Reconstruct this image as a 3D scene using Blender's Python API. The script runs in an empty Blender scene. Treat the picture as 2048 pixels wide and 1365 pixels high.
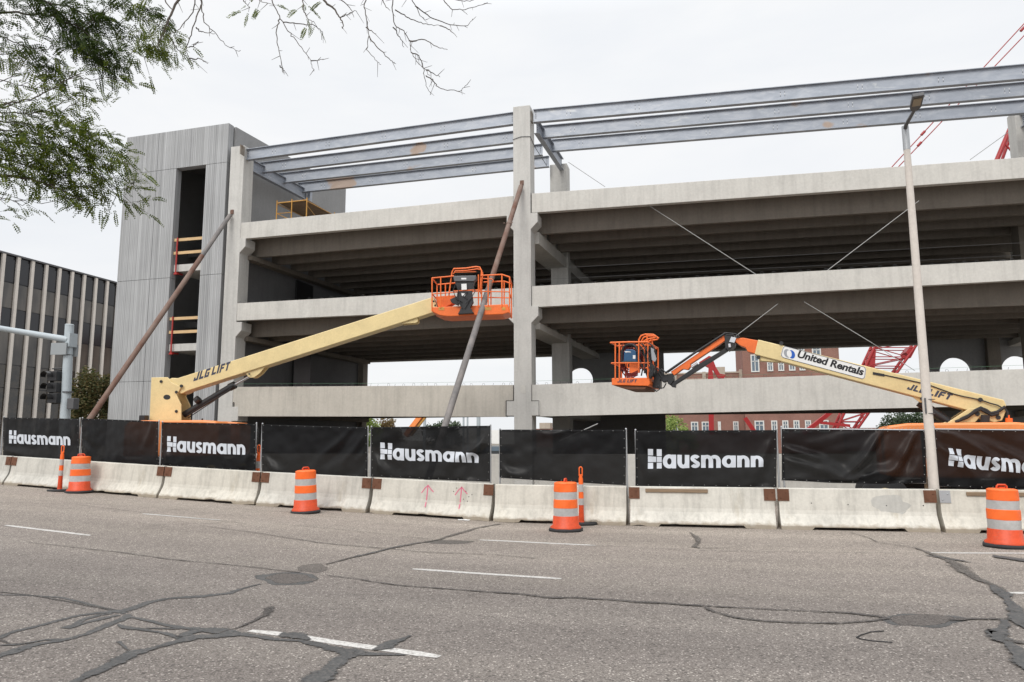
import bpy, bmesh, math, random
from mathutils import Vector, Matrix, noise
from math import sin, cos, pi, sqrt, radians, exp
random.seed(7)
S = bpy.context.scene
COL = S.collection

# ------------------------------------------------------------------ camera
F = 1480.0                      # focal length in pixels of the 2048 px wide photograph
PITCH, ROLL, YAW, EYE = radians(7.69), radians(-.17), radians(14.42), 1.8
cam_d = bpy.data.cameras.new("camera")
cam = bpy.data.objects.new("camera", cam_d); COL.objects.link(cam); S.camera = cam
cam_d.sensor_fit = 'HORIZONTAL'; cam_d.sensor_width = 36.0
cam_d.lens = F / 2048 * 36.0
cam_d.clip_start = .05; cam_d.clip_end = 3000
cam.matrix_world = (Matrix.Translation((0, 0, EYE)) @ Matrix.Rotation(YAW, 4, 'Z')
                    @ Matrix.Rotation(radians(90) + PITCH, 4, 'X') @ Matrix.Rotation(ROLL, 4, 'Z'))
S.render.resolution_x = 1024; S.render.resolution_y = 682

# ------------------------------------------------------------------ sky and sun
SUN_EL, SUN_AZ = radians(42), radians(190)
w = bpy.data.worlds.new("World"); S.world = w; w.use_nodes = True
nt = w.node_tree; nt.nodes.clear()
def nn(nt, t, **k):
    n = nt.nodes.new(t)
    for a, b in k.items():
        if a == 'inp':
            for i, v in b.items(): n.inputs[i].default_value = v
        else: setattr(n, a, b)
    return n
def lk(nt, a, b): nt.links.new(a, b)
sky = nn(nt, 'ShaderNodeTexSky', sky_type='NISHITA', sun_disc=False, sun_elevation=SUN_EL, sun_rotation=SUN_AZ)
b1 = nn(nt, 'ShaderNodeBackground', inp={'Strength': .06}); lk(nt, sky.outputs[0], b1.inputs[0])
tc = nn(nt, 'ShaderNodeTexCoord'); sx = nn(nt, 'ShaderNodeSeparateXYZ'); lk(nt, tc.outputs['Generated'], sx.inputs[0])
mp = nn(nt, 'ShaderNodeMapping', inp={'Scale': (1.3, 1.3, 4.2)}); lk(nt, tc.outputs['Generated'], mp.inputs[0])
cn = nn(nt, 'ShaderNodeTexNoise', inp={'Scale': 1.7, 'Detail': 5.0, 'Roughness': .55, 'Distortion': .3}); lk(nt, mp.outputs[0], cn.inputs[0])
cr = nn(nt, 'ShaderNodeValToRGB'); lk(nt, cn.outputs['Fac'], cr.inputs[0])
cr.color_ramp.elements[0].position = .32; cr.color_ramp.elements[0].color = (.86, .885, .92, 1)
cr.color_ramp.elements[1].position = .66; cr.color_ramp.elements[1].color = (.97, .972, .975, 1)
zr = nn(nt, 'ShaderNodeValToRGB'); lk(nt, sx.outputs['Z'], zr.inputs[0])     # an overcast sky grows brighter to the zenith
e = zr.color_ramp.elements; e[0].position = 0.0; e[0].color = (.80,)*3 + (1,); e[1].position = 1.0; e[1].color = (1.9,)*3 + (1,)
q = e.new(.52); q.color = (.84,)*3 + (1,)
q = e.new(.72); q.color = (1.55,)*3 + (1,)
mu = nn(nt, 'ShaderNodeMix', data_type='RGBA', blend_type='MULTIPLY'); mu.inputs[0].default_value = 1
lk(nt, cr.outputs[0], mu.inputs[6]); lk(nt, zr.outputs[0], mu.inputs[7])
b2 = nn(nt, 'ShaderNodeBackground', inp={'Strength': 1.06}); lk(nt, mu.outputs[2], b2.inputs[0])
mx = nn(nt, 'ShaderNodeMixShader', inp={0: .93}); lk(nt, b1.outputs[0], mx.inputs[1]); lk(nt, b2.outputs[0], mx.inputs[2])
wo = nn(nt, 'ShaderNodeOutputWorld'); lk(nt, mx.outputs[0], wo.inputs[0])
sd = bpy.data.lights.new("sun", 'SUN'); sd.energy = 1.5; sd.angle = radians(25); sd.color = (1, .965, .91)
sun = bpy.data.objects.new("sun", sd); COL.objects.link(sun)
sv = Vector((cos(SUN_EL) * sin(SUN_AZ), cos(SUN_EL) * cos(SUN_AZ), sin(SUN_EL)))
sun.rotation_euler = sv.to_track_quat('Z', 'Y').to_euler()
S.view_settings.view_transform = 'Standard'; S.view_settings.look = 'None'
S.view_settings.exposure = 0.27; S.view_settings.gamma = 1.0

# ------------------------------------------------------------------ surveying: a sight line through the photograph, cut by a real plane
O = Vector((0, 0, EYE)); X0, Y0, KA = -6.03, 25.0, .03215
def ray(x, y):
    x = (x - 1024) / F; y = -(y - 682.5) / F
    c, s = cos(ROLL), sin(ROLL); x, y = c*x - s*y, s*x + c*y
    c, s = cos(PITCH), sin(PITCH); a, b, z = x, c - s*y, s + c*y
    c, s = cos(YAW), sin(YAW); return Vector((c*a - s*b, s*a + c*b, z))
def onY(x, y, Y): d = ray(x, y); return O + d * (Y / d.y)
def onX(x, y, X): d = ray(x, y); return O + d * (X / d.x)
def onF(x, y, off=0.0, bay=None):                # on the facade plane of a bay (the two bays meet at a slight angle)
    a = -KA if (bay or ('L' if x < 1046 else 'R')) == 'L' else KA
    d = ray(x, y); return O + d * ((Y0 + off - a*X0) / (d.y - a*d.x))
def onP(x, y, P, Q):                             # on the upright plane through two ground points
    n = Vector((-(Q[1]-P[1]), Q[0]-P[0], 0)); d = ray(x, y)
    return O + d * ((Vector((P[0], P[1], 0)) - O).dot(n) / d.dot(n))
def gz(X): s = -4.3 - X; return .037 * s if s > 0 else 0.0      # the street climbs gently to the left
def onG(x, y, dz=0):
    d = ray(x, y); z = 0
    for _ in range(30):
        p = O + d * ((z - EYE) / d.z); z = .5*z + .5*gz(p.x)
    p.z = gz(p.x) + dz; return p
def fy(X, bay): return Y0 + (-KA if bay == 'L' else KA) * (X - X0)   # facade line

# ------------------------------------------------------------------ mesh helpers
class MB:
    def __init__(s): s.v = []; s.f = []; s.m = []; s.sm = []
    def add(s, vs, fs, mi=0, smooth=False):
        b = len(s.v); s.v += [tuple(v) for v in vs]
        for f in fs: s.f.append([b + i for i in f]); s.m.append(mi); s.sm.append(smooth)
    def hexa(s, p, mi=0):            # 8 points: bottom loop 0-3, top loop 4-7
        s.add(p, [(3, 2, 1, 0), (4, 5, 6, 7), (0, 1, 5, 4), (1, 2, 6, 5), (2, 3, 7, 6), (3, 0, 4, 7)], mi)
    def box(s, x0, x1, y0, y1, z0, z1, mi=0):
        s.hexa([(x0, y0, z0), (x1, y0, z0), (x1, y1, z0), (x0, y1, z0), (x0, y0, z1), (x1, y0, z1), (x1, y1, z1), (x0, y1, z1)], mi)
    def obox(s, c, u, v, w_, mi=0):   # centre and three half vectors
        c, u, v, w_ = Vector(c), Vector(u), Vector(v), Vector(w_)
        s.hexa([c-u-v-w_, c+u-v-w_, c+u+v-w_, c-u+v-w_, c-u-v+w_, c+u-v+w_, c+u+v+w_, c-u+v+w_], mi)
    def prism(s, pts, off, mi=0):     # polygon extruded by a vector
        n = len(pts); off = Vector(off); P = [Vector(p) for p in pts]
        s.add(P + [p + off for p in P], [tuple(range(n))[::-1], tuple(range(n, 2*n))] + [(i, (i+1) % n, n+(i+1) % n, n+i) for i in range(n)], mi)
    def tube(s, pts, r, n=8, mi=0, cap=True):
        P = [Vector(p) for p in pts]; R = r if isinstance(r, (list, tuple)) else [r]*len(P)
        vs = []; t0 = (P[1]-P[0]).normalized()
        a = t0.orthogonal().normalized()
        for i, p in enumerate(P):
            t = (P[min(i+1, len(P)-1)] - P[max(i-1, 0)])
            t = t.normalized() if t.length > 1e-9 else t0
            a = (a - t * a.dot(t)); a = a.normalized() if a.length > 1e-6 else t.orthogonal().normalized()
            b = t.cross(a)
            for k in range(n):
                q = 2*pi*k/n; vs.append(p + (a*cos(q) + b*sin(q)) * R[i])
        fs = [(i*n+k, i*n+(k+1) % n, (i+1)*n+(k+1) % n, (i+1)*n+k) for i in range(len(P)-1) for k in range(n)]
        s.add(vs, fs, mi, n > 4)
        if cap: s.add(vs[:n], [tuple(range(n))[::-1]], mi); s.add(vs[-n:], [tuple(range(n))], mi)
    def lathe(s, prof, c=(0, 0, 0), n=28, mi=0, mats=None):
        c = Vector(c); vs = [c + Vector((r*cos(2*pi*k/n), r*sin(2*pi*k/n), z)) for r, z in prof for k in range(n)]
        for i in range(len(prof)-1):
            s.add([], [], 0)
        b = len(s.v); s.v += [tuple(v) for v in vs]
        for i in range(len(prof)-1):
            for k in range(n):
                s.f.append([b+i*n+k, b+i*n+(k+1) % n, b+(i+1)*n+(k+1) % n, b+(i+1)*n+k]); s.m.append(mats[i] if mats else mi); s.sm.append(True)
    def build(s, name, mats, parent=None, bevel=0, loc=None):
        me = bpy.data.meshes.new(name)
        me.from_pydata(s.v, [], s.f)
        mats = mats if isinstance(mats, (list, tuple)) else [mats]
        for m in mats: me.materials.append(m)
        me.polygons.foreach_set('material_index', s.m); me.polygons.foreach_set('use_smooth', s.sm)
        me.update()
        bm = bmesh.new(); bm.from_mesh(me); bmesh.ops.recalc_face_normals(bm, faces=bm.faces); bm.to_mesh(me); bm.free()
        o = bpy.data.objects.new(name, me); COL.objects.link(o)
        if parent: o.parent = parent; o.matrix_parent_inverse = Matrix.Translation(parent.location).inverted() if s_abs else Matrix()
        if loc: o.location = loc
        if bevel:
            md = o.modifiers.new('bevel', 'BEVEL'); md.width = bevel; md.segments = 2; md.limit_method = 'ANGLE'; md.angle_limit = radians(40)
        return o
s_abs = True          # parts are modelled in world coordinates; False: in the coordinates of their thing
def tag(o, label=None, cat=None, group=None, kind=None):
    if label: o['label'] = label
    if cat: o['category'] = cat
    if group: o['group'] = group
    if kind: o['kind'] = kind
    return o
def thing(name, label, cat, loc=(0, 0, 0), group=None, rz=0):
    o = bpy.data.objects.new(name, None); COL.objects.link(o); o.location = loc; o.rotation_euler.z = rz
    o.empty_display_size = .3
    return tag(o, label, cat, group)
def copy_tree(o, parent=None):
    c = o.copy(); COL.objects.link(c)
    if parent: c.parent = parent
    for ch in list(o.children): copy_tree(ch, c)
    return c

# ------------------------------------------------------------------ materials
def mat(name, col, rough=.7, metal=0, spec=.3):
    m = bpy.data.materials.new(name); m.use_nodes = True; t = m.node_tree; p = t.nodes['Principled BSDF']
    p.inputs['Base Color'].default_value = (*col, 1); p.inputs['Roughness'].default_value = rough
    p.inputs['Metallic'].default_value = metal; p.inputs['Specular IOR Level'].default_value = spec
    return m, t, p
def pos(t, scale=(1, 1, 1), obj=False):
    if obj: c = nn(t, 'ShaderNodeTexCoord').outputs['Object']
    else: c = nn(t, 'ShaderNodeNewGeometry').outputs['Position']
    m = nn(t, 'ShaderNodeMapping', inp={'Scale': scale}); lk(t, c, m.inputs[0]); return m.outputs[0]
def nz(t, co, scale, detail=4, rough=.55, dist=0):
    n = nn(t, 'ShaderNodeTexNoise', inp={'Scale': scale, 'Detail': detail, 'Roughness': rough, 'Distortion': dist}); lk(t, co, n.inputs[0]); return n.outputs['Fac']
def ramp(t, fac, stops):
    r = nn(t, 'ShaderNodeValToRGB'); lk(t, fac, r.inputs[0]); e = r.color_ramp.elements
    e[0].position, e[0].color = stops[0][0], (*stops[0][1], 1); e[1].position, e[1].color = stops[-1][0], (*stops[-1][1], 1)
    for p_, c in stops[1:-1]: q = e.new(p_); q.color = (*c, 1)
    return r.outputs[0]
def mix(t, fac, a, b, mode='MIX'):
    m = nn(t, 'ShaderNodeMix', data_type='RGBA', blend_type=mode)
    for i, v in ((0, fac), (6, a), (7, b)):
        if hasattr(v, 'links'): lk(t, v, m.inputs[i])
        else: m.inputs[i].default_value = v if i == 0 else (*v, 1)
    return m.outputs[2]
def bump(t, p, h, strength=.3, dist=.01):
    b = nn(t, 'ShaderNodeBump', inp={'Strength': strength, 'Distance': dist}); lk(t, h, b.inputs['Height']); lk(t, b.outputs[0], p.inputs['Normal'])
g3 = lambda v: (v, v, v)

def concrete(name, col, var=.16, streak=.22, scale=1.0, obj=False, stain=None):
    m, t, p = mat(name, col, .88, 0, .2)
    c = pos(t, obj=obj); n1 = nz(t, c, 1.1*scale, 6, .62); n2 = nz(t, c, 14*scale, 5, .6)
    c2 = pos(t, (2.6, 2.6, .18), obj); n3 = nz(t, c2, 2.2*scale, 5, .65)
    a = ramp(t, n1, [(.28, g3(1-var)), (.5, g3(1)), (.72, g3(1+var*.6))])
    b = ramp(t, n3, [(.33, g3(1-streak)), (.52, g3(1)), (.75, g3(1+streak*.35))])
    d = ramp(t, n2, [(.3, g3(.93)), (.7, g3(1.05))])
    k = mix(t, 1, mix(t, 1, mix(t, 1, col, a, 'MULTIPLY'), b, 'MULTIPLY'), d, 'MULTIPLY')
    if stain:
        n4 = nz(t, pos(t, (1, 1, .35), obj), 1.9, 6, .7, .4); k = mix(t, ramp(t, n4, [(.60, g3(0)), (.70, g3(.55))]), k, stain)
    lk(t, k, p.inputs['Base Color']); bump(t, p, n2, .25, .006)
    return m
M = {}
M['conc'] = concrete('precast concrete', (.535, .52, .485), .10, .11)
M['conc_b'] = concrete('warm precast concrete', (.47, .44, .39), .12, .13)
M['conc_col'] = concrete('column concrete', (.51, .50, .475), .09, .12)
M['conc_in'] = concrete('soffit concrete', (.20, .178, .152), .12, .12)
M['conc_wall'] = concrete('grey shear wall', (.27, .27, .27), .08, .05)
M['conc_wall_shade'] = concrete('shade painted inner wall', (.165, .165, .168), .10, .06)  # shear wall concrete darkened: the interior's shade is put into its colour
M['conc_ground'] = concrete('site slab', (.36, .33, .29), .2, .05)

def ribbed():
    m, t, p = mat('ribbed grey precast', (.36, .365, .37), .85, 0, .2)
    g = nn(t, 'ShaderNodeNewGeometry'); s = nn(t, 'ShaderNodeSeparateXYZ'); lk(t, g.outputs['Position'], s.inputs[0])
    wv = nn(t, 'ShaderNodeMath', operation='MULTIPLY', inp={1: 2*pi/.085}); lk(t, s.outputs[0], wv.inputs[0])
    sn = nn(t, 'ShaderNodeMath', operation='SINE'); lk(t, wv.outputs[0], sn.inputs[0])
    rg = ramp(t, sn.outputs[0], [(0, g3(.86)), (.35, g3(1.0)), (1, g3(1.04))])
    n3 = nz(t, pos(t, (3.2, 3.2, .018)), 2.4, 4, .7); n1 = nz(t, pos(t, (1, 1, .5)), 1.2, 5)
    n5 = nz(t, pos(t, (11, 11, .03)), 1.6, 3, .6)
    b = ramp(t, n3, [(.3, g3(.80)), (.5, g3(1)), (.72, g3(1.16))]); c = ramp(t, n1, [(.3, g3(.9)), (.7, g3(1.08))])
    d = ramp(t, n5, [(.35, g3(.86)), (.65, g3(1.12))])
    k = mix(t, 1, mix(t, 1, mix(t, 1, mix(t, 1, (.375, .38, .385), rg, 'MULTIPLY'), b, 'MULTIPLY'), c, 'MULTIPLY'), d, 'MULTIPLY')
    lk(t, k, p.inputs['Base Color']); bump(t, p, sn.outputs[0], .5, .012); return m
M['ribbed'] = ribbed()

def steel():
    m, t, p = mat('galvanised steel', (.42, .45, .50), .5, .35, .4)
    n1 = nz(t, pos(t, (1.2, 1, 3)), 1.4, 6, .65, .6); n2 = nz(t, pos(t, (.5, 1, 2)), 2.3, 4, .6, 1.2)
    n3 = nz(t, pos(t, (.9, .7, .9)), .8, 3, .5)
    a = ramp(t, n1, [(.3, (.275, .30, .34)), (.5, (.33, .355, .40)), (.68, (.40, .42, .455))])
    k = mix(t, ramp(t, n2, [(.64, g3(0)), (.70, g3(.45))]), a, (.56, .57, .56))
    k = mix(t, ramp(t, n3, [(.655, g3(0)), (.70, g3(.5))]), k, (.40, .22, .08))
    lk(t, k, p.inputs['Base Color']); return m
M['steel'] = steel()
M['steel_dark'] = mat('dark steel', (.12, .12, .125), .5, .5)[0]
M['galv'] = mat('galvanised pipe', (.42, .43, .44), .42, .7)[0]
def paint(name, col, dirt=.12, rough=.42, scuff=0):
    m, t, p = mat(name, col, rough, 0, .45)
    n1 = nz(t, pos(t, obj=False), 2.3, 6, .65); n2 = nz(t, pos(t), 24, 4)
    k = mix(t, 1, mix(t, 1, col, ramp(t, n1, [(.3, g3(1-dirt)), (.65, g3(1))]), 'MULTIPLY'), ramp(t, n2, [(.3, g3(1-dirt*.5)), (.6, g3(1))]), 'MULTIPLY')
    if scuff:
        n3 = nz(t, pos(t, (1, 1, 3)), 9, 7, .75, .6); k = mix(t, ramp(t, n3, [(.60, g3(0)), (.68, g3(scuff))]), k, (.16, .13, .10))
    lk(t, k, p.inputs['Base Color']); return m
M['beige'] = paint('cream machine paint', (.74, .59, .30), .15, .42, .16)
M['orange'] = paint('orange machine paint', (.86, .17, .03), .2, .42, .3)
M['hood'] = paint('faded orange hood', (.85, .27, .075), .12)
M['black'] = paint('black machine paint', (.022, .022, .024), .2)
M['red'] = paint('crane red paint', (.36, .02, .022), .2)
M['redrail'] = paint('red post', (.40, .03, .025), .2)
M['white'] = paint('white paint', (.78, .78, .76), .08)
M['label'] = mat('decal white', (.72, .72, .71), .5)[0]
M['navy'] = mat('decal navy', (.05, .055, .085), .5)[0]
M['decal_black'] = mat('decal black', (.015, .015, .017), .5)[0]
M['blue'] = mat('decal blue', (.02, .10, .42), .5)[0]
M['decal_grey'] = mat('decal grey', (.30, .31, .33), .5)[0]
M['chrome'] = mat('chromed rod', (.7, .7, .72), .2, .9)[0]
M['rubber'] = paint('black rubber', (.03, .03, .032), .3, .8)
M['welder'] = paint('blue welder paint', (.02, .09, .20), .2)
M['hose'] = mat('dark red hose', (.16, .02, .02), .6)[0]
def wood(name, col):
    m, t, p = mat(name, col, .8, 0, .2); n = nz(t, pos(t, (1, 6, 12)), 4, 4)
    lk(t, mix(t, 1, col, ramp(t, n, [(.3, g3(.8)), (.7, g3(1.1))]), 'MULTIPLY'), p.inputs['Base Color']); return m
M['wood'] = wood('new timber', (.60, .42, .23)); M['plank'] = wood('weathered plank', (.25, .18, .12))
def rust(name, c0, c1, sc=3):
    m, t, p = mat(name, c0, .75, .1, .3); n = nz(t, pos(t, (1, 1, .6)), sc, 6, .65)
    lk(t, ramp(t, n, [(.32, c0), (.62, c1)]), p.inputs['Base Color']); bump(t, p, n, .2, .004); return m
M['rust'] = rust('rusty pipe', (.135, .065, .045), (.20, .145, .12), 2.2)
M['rust_plate'] = rust('rusty plate', (.105, .045, .025), (.15, .068, .04), 7)
M['pipe_grey'] = rust('grey weathered pipe', (.13, .125, .125), (.22, .20, .19), 3)
M['scaffold'] = paint('yellow scaffold paint', (.58, .30, .06), .3)

def asphalt(name='worn asphalt', tint=None, stone=.95, alpha=False):
    m, t, p = mat(name, (.2, .18, .17), .9, 0, .25)
    c = pos(t)
    vo = nn(t, 'ShaderNodeTexVoronoi', inp={'Scale': 46.0, 'Randomness': 1.0}); lk(t, c, vo.inputs[0])
    sp = nn(t, 'ShaderNodeSeparateColor'); lk(t, vo.outputs['Color'], sp.inputs[0])
    v2 = nn(t, 'ShaderNodeTexVoronoi', inp={'Scale': 95.0, 'Randomness': 1.0}); lk(t, c, v2.inputs[0])
    sp2 = nn(t, 'ShaderNodeSeparateColor'); lk(t, v2.outputs['Color'], sp2.inputs[0])
    base = ramp(t, sp2.outputs[0], [(0, (.125, .110, .099)), (.5, (.205, .184, .167)), (1, (.30, .275, .25))])
    st = ramp(t, sp.outputs[1], [(.80, g3(0)), (.86, g3(stone))])            # pale stones
    near = ramp(t, vo.outputs['Distance'], [(.30, g3(1)), (.48, g3(0))])
    k = mix(t, mix(t, 1, st, near, 'MULTIPLY'), base, (.55, .51, .465))
    dk = ramp(t, sp.outputs[2], [(.90, g3(0)), (.95, g3(.7))])
    k = mix(t, dk, k, (.085, .078, .072))
    big = nz(t, pos(t, (.25, 1.1, 1)), .55, 5, .6); k = mix(t, 1, k, ramp(t, big, [(.3, g3(.88)), (.7, g3(1.12))]), 'MULTIPLY')
    med = nz(t, c, 3.2, 5, .65); k = mix(t, 1, k, ramp(t, med, [(.3, g3(.93)), (.7, g3(1.06))]), 'MULTIPLY')
    # wheel-worn lanes run along the street
    g = nn(t, 'ShaderNodeSeparateXYZ'); lk(t, c, g.inputs[0])
    wv = nn(t, 'ShaderNodeMath', operation='MULTIPLY', inp={1: 2*pi/1.85}); lk(t, g.outputs[1], wv.inputs[0])
    sn = nn(t, 'ShaderNodeMath', operation='SINE'); lk(t, wv.outputs[0], sn.inputs[0])
    k = mix(t, 1, k, ramp(t, sn.outputs[0], [(0, (.955, .95, .95)), (1, (1.03, 1.03, 1.02))]), 'MULTIPLY')
    yr = nn(t, 'ShaderNodeMapRange', inp={1: 8.0, 2: 15.0}); lk(t, g.outputs[1], yr.inputs[0])       # older, paler paving near the kerb side
    k = mix(t, 1, k, ramp(t, yr.outputs[0], [(0, (.80, .785, .785)), (1, (1.24, 1.19, 1.13))]), 'MULTIPLY')
    if tint:
        k = mix(t, 1, k, tint, 'MULTIPLY')
    lk(t, k, p.inputs['Base Color'])
    bump(t, p, nz(t, c, 90, 3, .6), .5, .006)
    if alpha: ragged(t, p, alpha)
    return m
def ragged(t, p, soft):
    at = nn(t, 'ShaderNodeAttribute', attribute_name='edge'); n = nz(t, pos(t), 26, 5, .75); n2 = nz(t, pos(t), 5, 3, .6)
    a = nn(t, 'ShaderNodeMath', operation='MULTIPLY_ADD', inp={1: 1.3, 2: -.35}); lk(t, n, a.inputs[0])
    b = nn(t, 'ShaderNodeMath', operation='MULTIPLY_ADD', inp={1: .7, 2: -.25}); lk(t, n2, b.inputs[0])
    s_ = nn(t, 'ShaderNodeMath', operation='ADD'); lk(t, a.outputs[0], s_.inputs[0]); lk(t, b.outputs[0], s_.inputs[1])
    d = nn(t, 'ShaderNodeMath', operation='SUBTRACT'); lk(t, s_.outputs[0], d.inputs[0]); e_ = nn(t, 'ShaderNodeMath', operation='MULTIPLY', inp={1: .62}); lk(t, at.outputs['Fac'], e_.inputs[0]); lk(t, e_.outputs[0], d.inputs[1])
    r = nn(t, 'ShaderNodeMapRange', inp={1: -.05, 2: soft, 4: 1.0}); lk(t, d.outputs[0], r.inputs[0]); lk(t, r.outputs[0], p.inputs['Alpha'])
M['asphalt'] = asphalt()
def tar(name, c0, c1):
    m, t, p = mat(name, c0, .7, 0, .3); n = nz(t, pos(t), 30, 6, .75); n2 = nz(t, pos(t), 3, 4)
    k = mix(t, ramp(t, n, [(.45, g3(0)), (.72, g3(.8))]), c0, c1)
    lk(t, mix(t, 1, k, ramp(t, n2, [(.3, g3(.85)), (.7, g3(1.15))]), 'MULTIPLY'), p.inputs['Base Color']); bump(t, p, n, .4, .004); ragged(t, p, .10); return m
M['tar'] = tar('crack sealant', (.06, .06, .06), (.15, .138, .128))
M['tar_pale'] = asphalt('worn crack sealant', (.50, .515, .53), .6, .26)
M['patch'] = asphalt('asphalt patch', (.62, .62, .63), .12, .20)
def lane():
    m, t, p = mat('road paint', (.62, .61, .58), .7); n = nz(t, pos(t), 28, 5, .7); n2 = nz(t, pos(t), 4, 4)
    k = mix(t, ramp(t, n, [(.47, g3(0)), (.62, g3(.85))]), (.54, .525, .50), (.25, .23, .215))
    lk(t, k, p.inputs['Base Color']); return m
M['lane'] = lane()
def site_mat():
    m, t, p = mat('site gravel', (.3, .27, .23), .95); n = nz(t, pos(t), 2, 8, .7); n2 = nz(t, pos(t), 40, 3)
    k = mix(t, 1, ramp(t, n, [(.3, (.13, .115, .095)), (.7, (.24, .215, .18))]), ramp(t, n2, [(.3, g3(.85)), (.7, g3(1.1))]), 'MULTIPLY')
    lk(t, k, p.inputs['Base Color']); return m
M['site'] = site_mat()

# ================================================================== SETTING
def grid(name, m, x0, x1, y0, y1, dz, label, cat, nx=60):
    mb = MB(); xs = sorted(set([x0 + (x1-x0)*i/nx for i in range(nx+1)] + [-4.3]))
    vs = [(x, y, gz(max(x, -60)) + dz) for x in xs for y in (y0, y1)]
    mb.add(vs, [(2*i, 2*i+2, 2*i+3, 2*i+1) for i in range(len(xs)-1)])
    o = mb.build(name, m); tag(o, label, cat, kind='structure'); return o
grid('ground', M['site'], -900, 900, 17.6, 1500, -.03, 'flat ground of the building site and the town behind', 'ground')
road = grid('road', M['asphalt'], -90, 60, -14, 22, 0.0, 'grey worn asphalt street with sealed cracks', 'road', 100)

def ribbon(pts, name, m, dz, jit=.25, sub=7, seed=0, lane=False):
    """pts: (px, py, half width in metres)"""
    rnd = random.Random(seed); W = [(onG(x, y), h) for x, y, h in pts]
    C = []
    for i in range(len(W)-1):
        (a, ha), (b, hb) = W[i], W[i+1]; n = min(220, max(2, int((b-a).length / .045)))
        for k in range(n): t = k/n; C.append((a.lerp(b, t), ha + (hb-ha)*t))
    C.append(W[-1]); vs = []; off = rnd.random()*50
    s_ = 0
    for i, (p, h) in enumerate(C):
        s_ += (p - C[i-1][0]).length if i else 0
        t = (C[min(i+1, len(C)-1)][0] - C[max(i-1, 0)][0]).normalized(); nrm = Vector((-t.y, t.x, 0))
        wob = noise.noise(Vector((s_*1.1, off, 0))) * min(h, .035) * .9 if jit else 0
        a = h * (1 + jit * (noise.noise(Vector((s_*4.5, off, 3)))*1.5 + noise.noise(Vector((s_*17, off, 4)))*.8)); b = h * (1 + jit * (noise.noise(Vector((s_*4.5, off, 9)))*1.5 + noise.noise(Vector((s_*17, off, 8)))*.8))
        a = max(a, h*.2) * (1 if lane else 1.25) ; b = max(b, h*.2) * (1 if lane else 1.25)
        for q in (p + nrm*(a+wob), p + nrm*(a*.45+wob), p - nrm*(b*.45-wob), p - nrm*(b-wob)):
            vs.append((q.x, q.y, gz(q.x) + dz))
    mb = MB(); mb.add(vs, [(4*i+j, 4*i+j+1, 4*i+j+5, 4*i+j+4) for i in range(len(C)-1) for j in range(3)])
    o = mb.build(name, m, road); at = o.data.attributes.new('edge', 'FLOAT', 'POINT')
    for i in range(len(vs)): at.data[i].value = (1, .25, .25, 1)[i % 4]
    return o
LANES = [[(825, 1138.5), (1122, 1158.5)], [(12, 1051), (181, 1071.5)], [(500, 1262), (880, 1314)], [(958, 1080.5), (1192, 1091.5)],
         [(285, 1028), (440, 1041)], [(1862, 1106), (2120, 1108)], [(2018, 1186.5), (2200, 1188)]]
for i, L in enumerate(LANES):
    w_ = .055 if i != 2 else .06
    ribbon([(*L[0], w_*.6), (L[0][0]+.1*(L[1][0]-L[0][0]), L[0][1]+.1*(L[1][1]-L[0][1]), w_), (L[0][0]+.9*(L[1][0]-L[0][0]), L[0][1]+.9*(L[1][1]-L[0][1]), w_), (*L[1], w_*.6)], 'lane_marking', M['lane'], .0035, .06, seed=i, lane=True)
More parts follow.
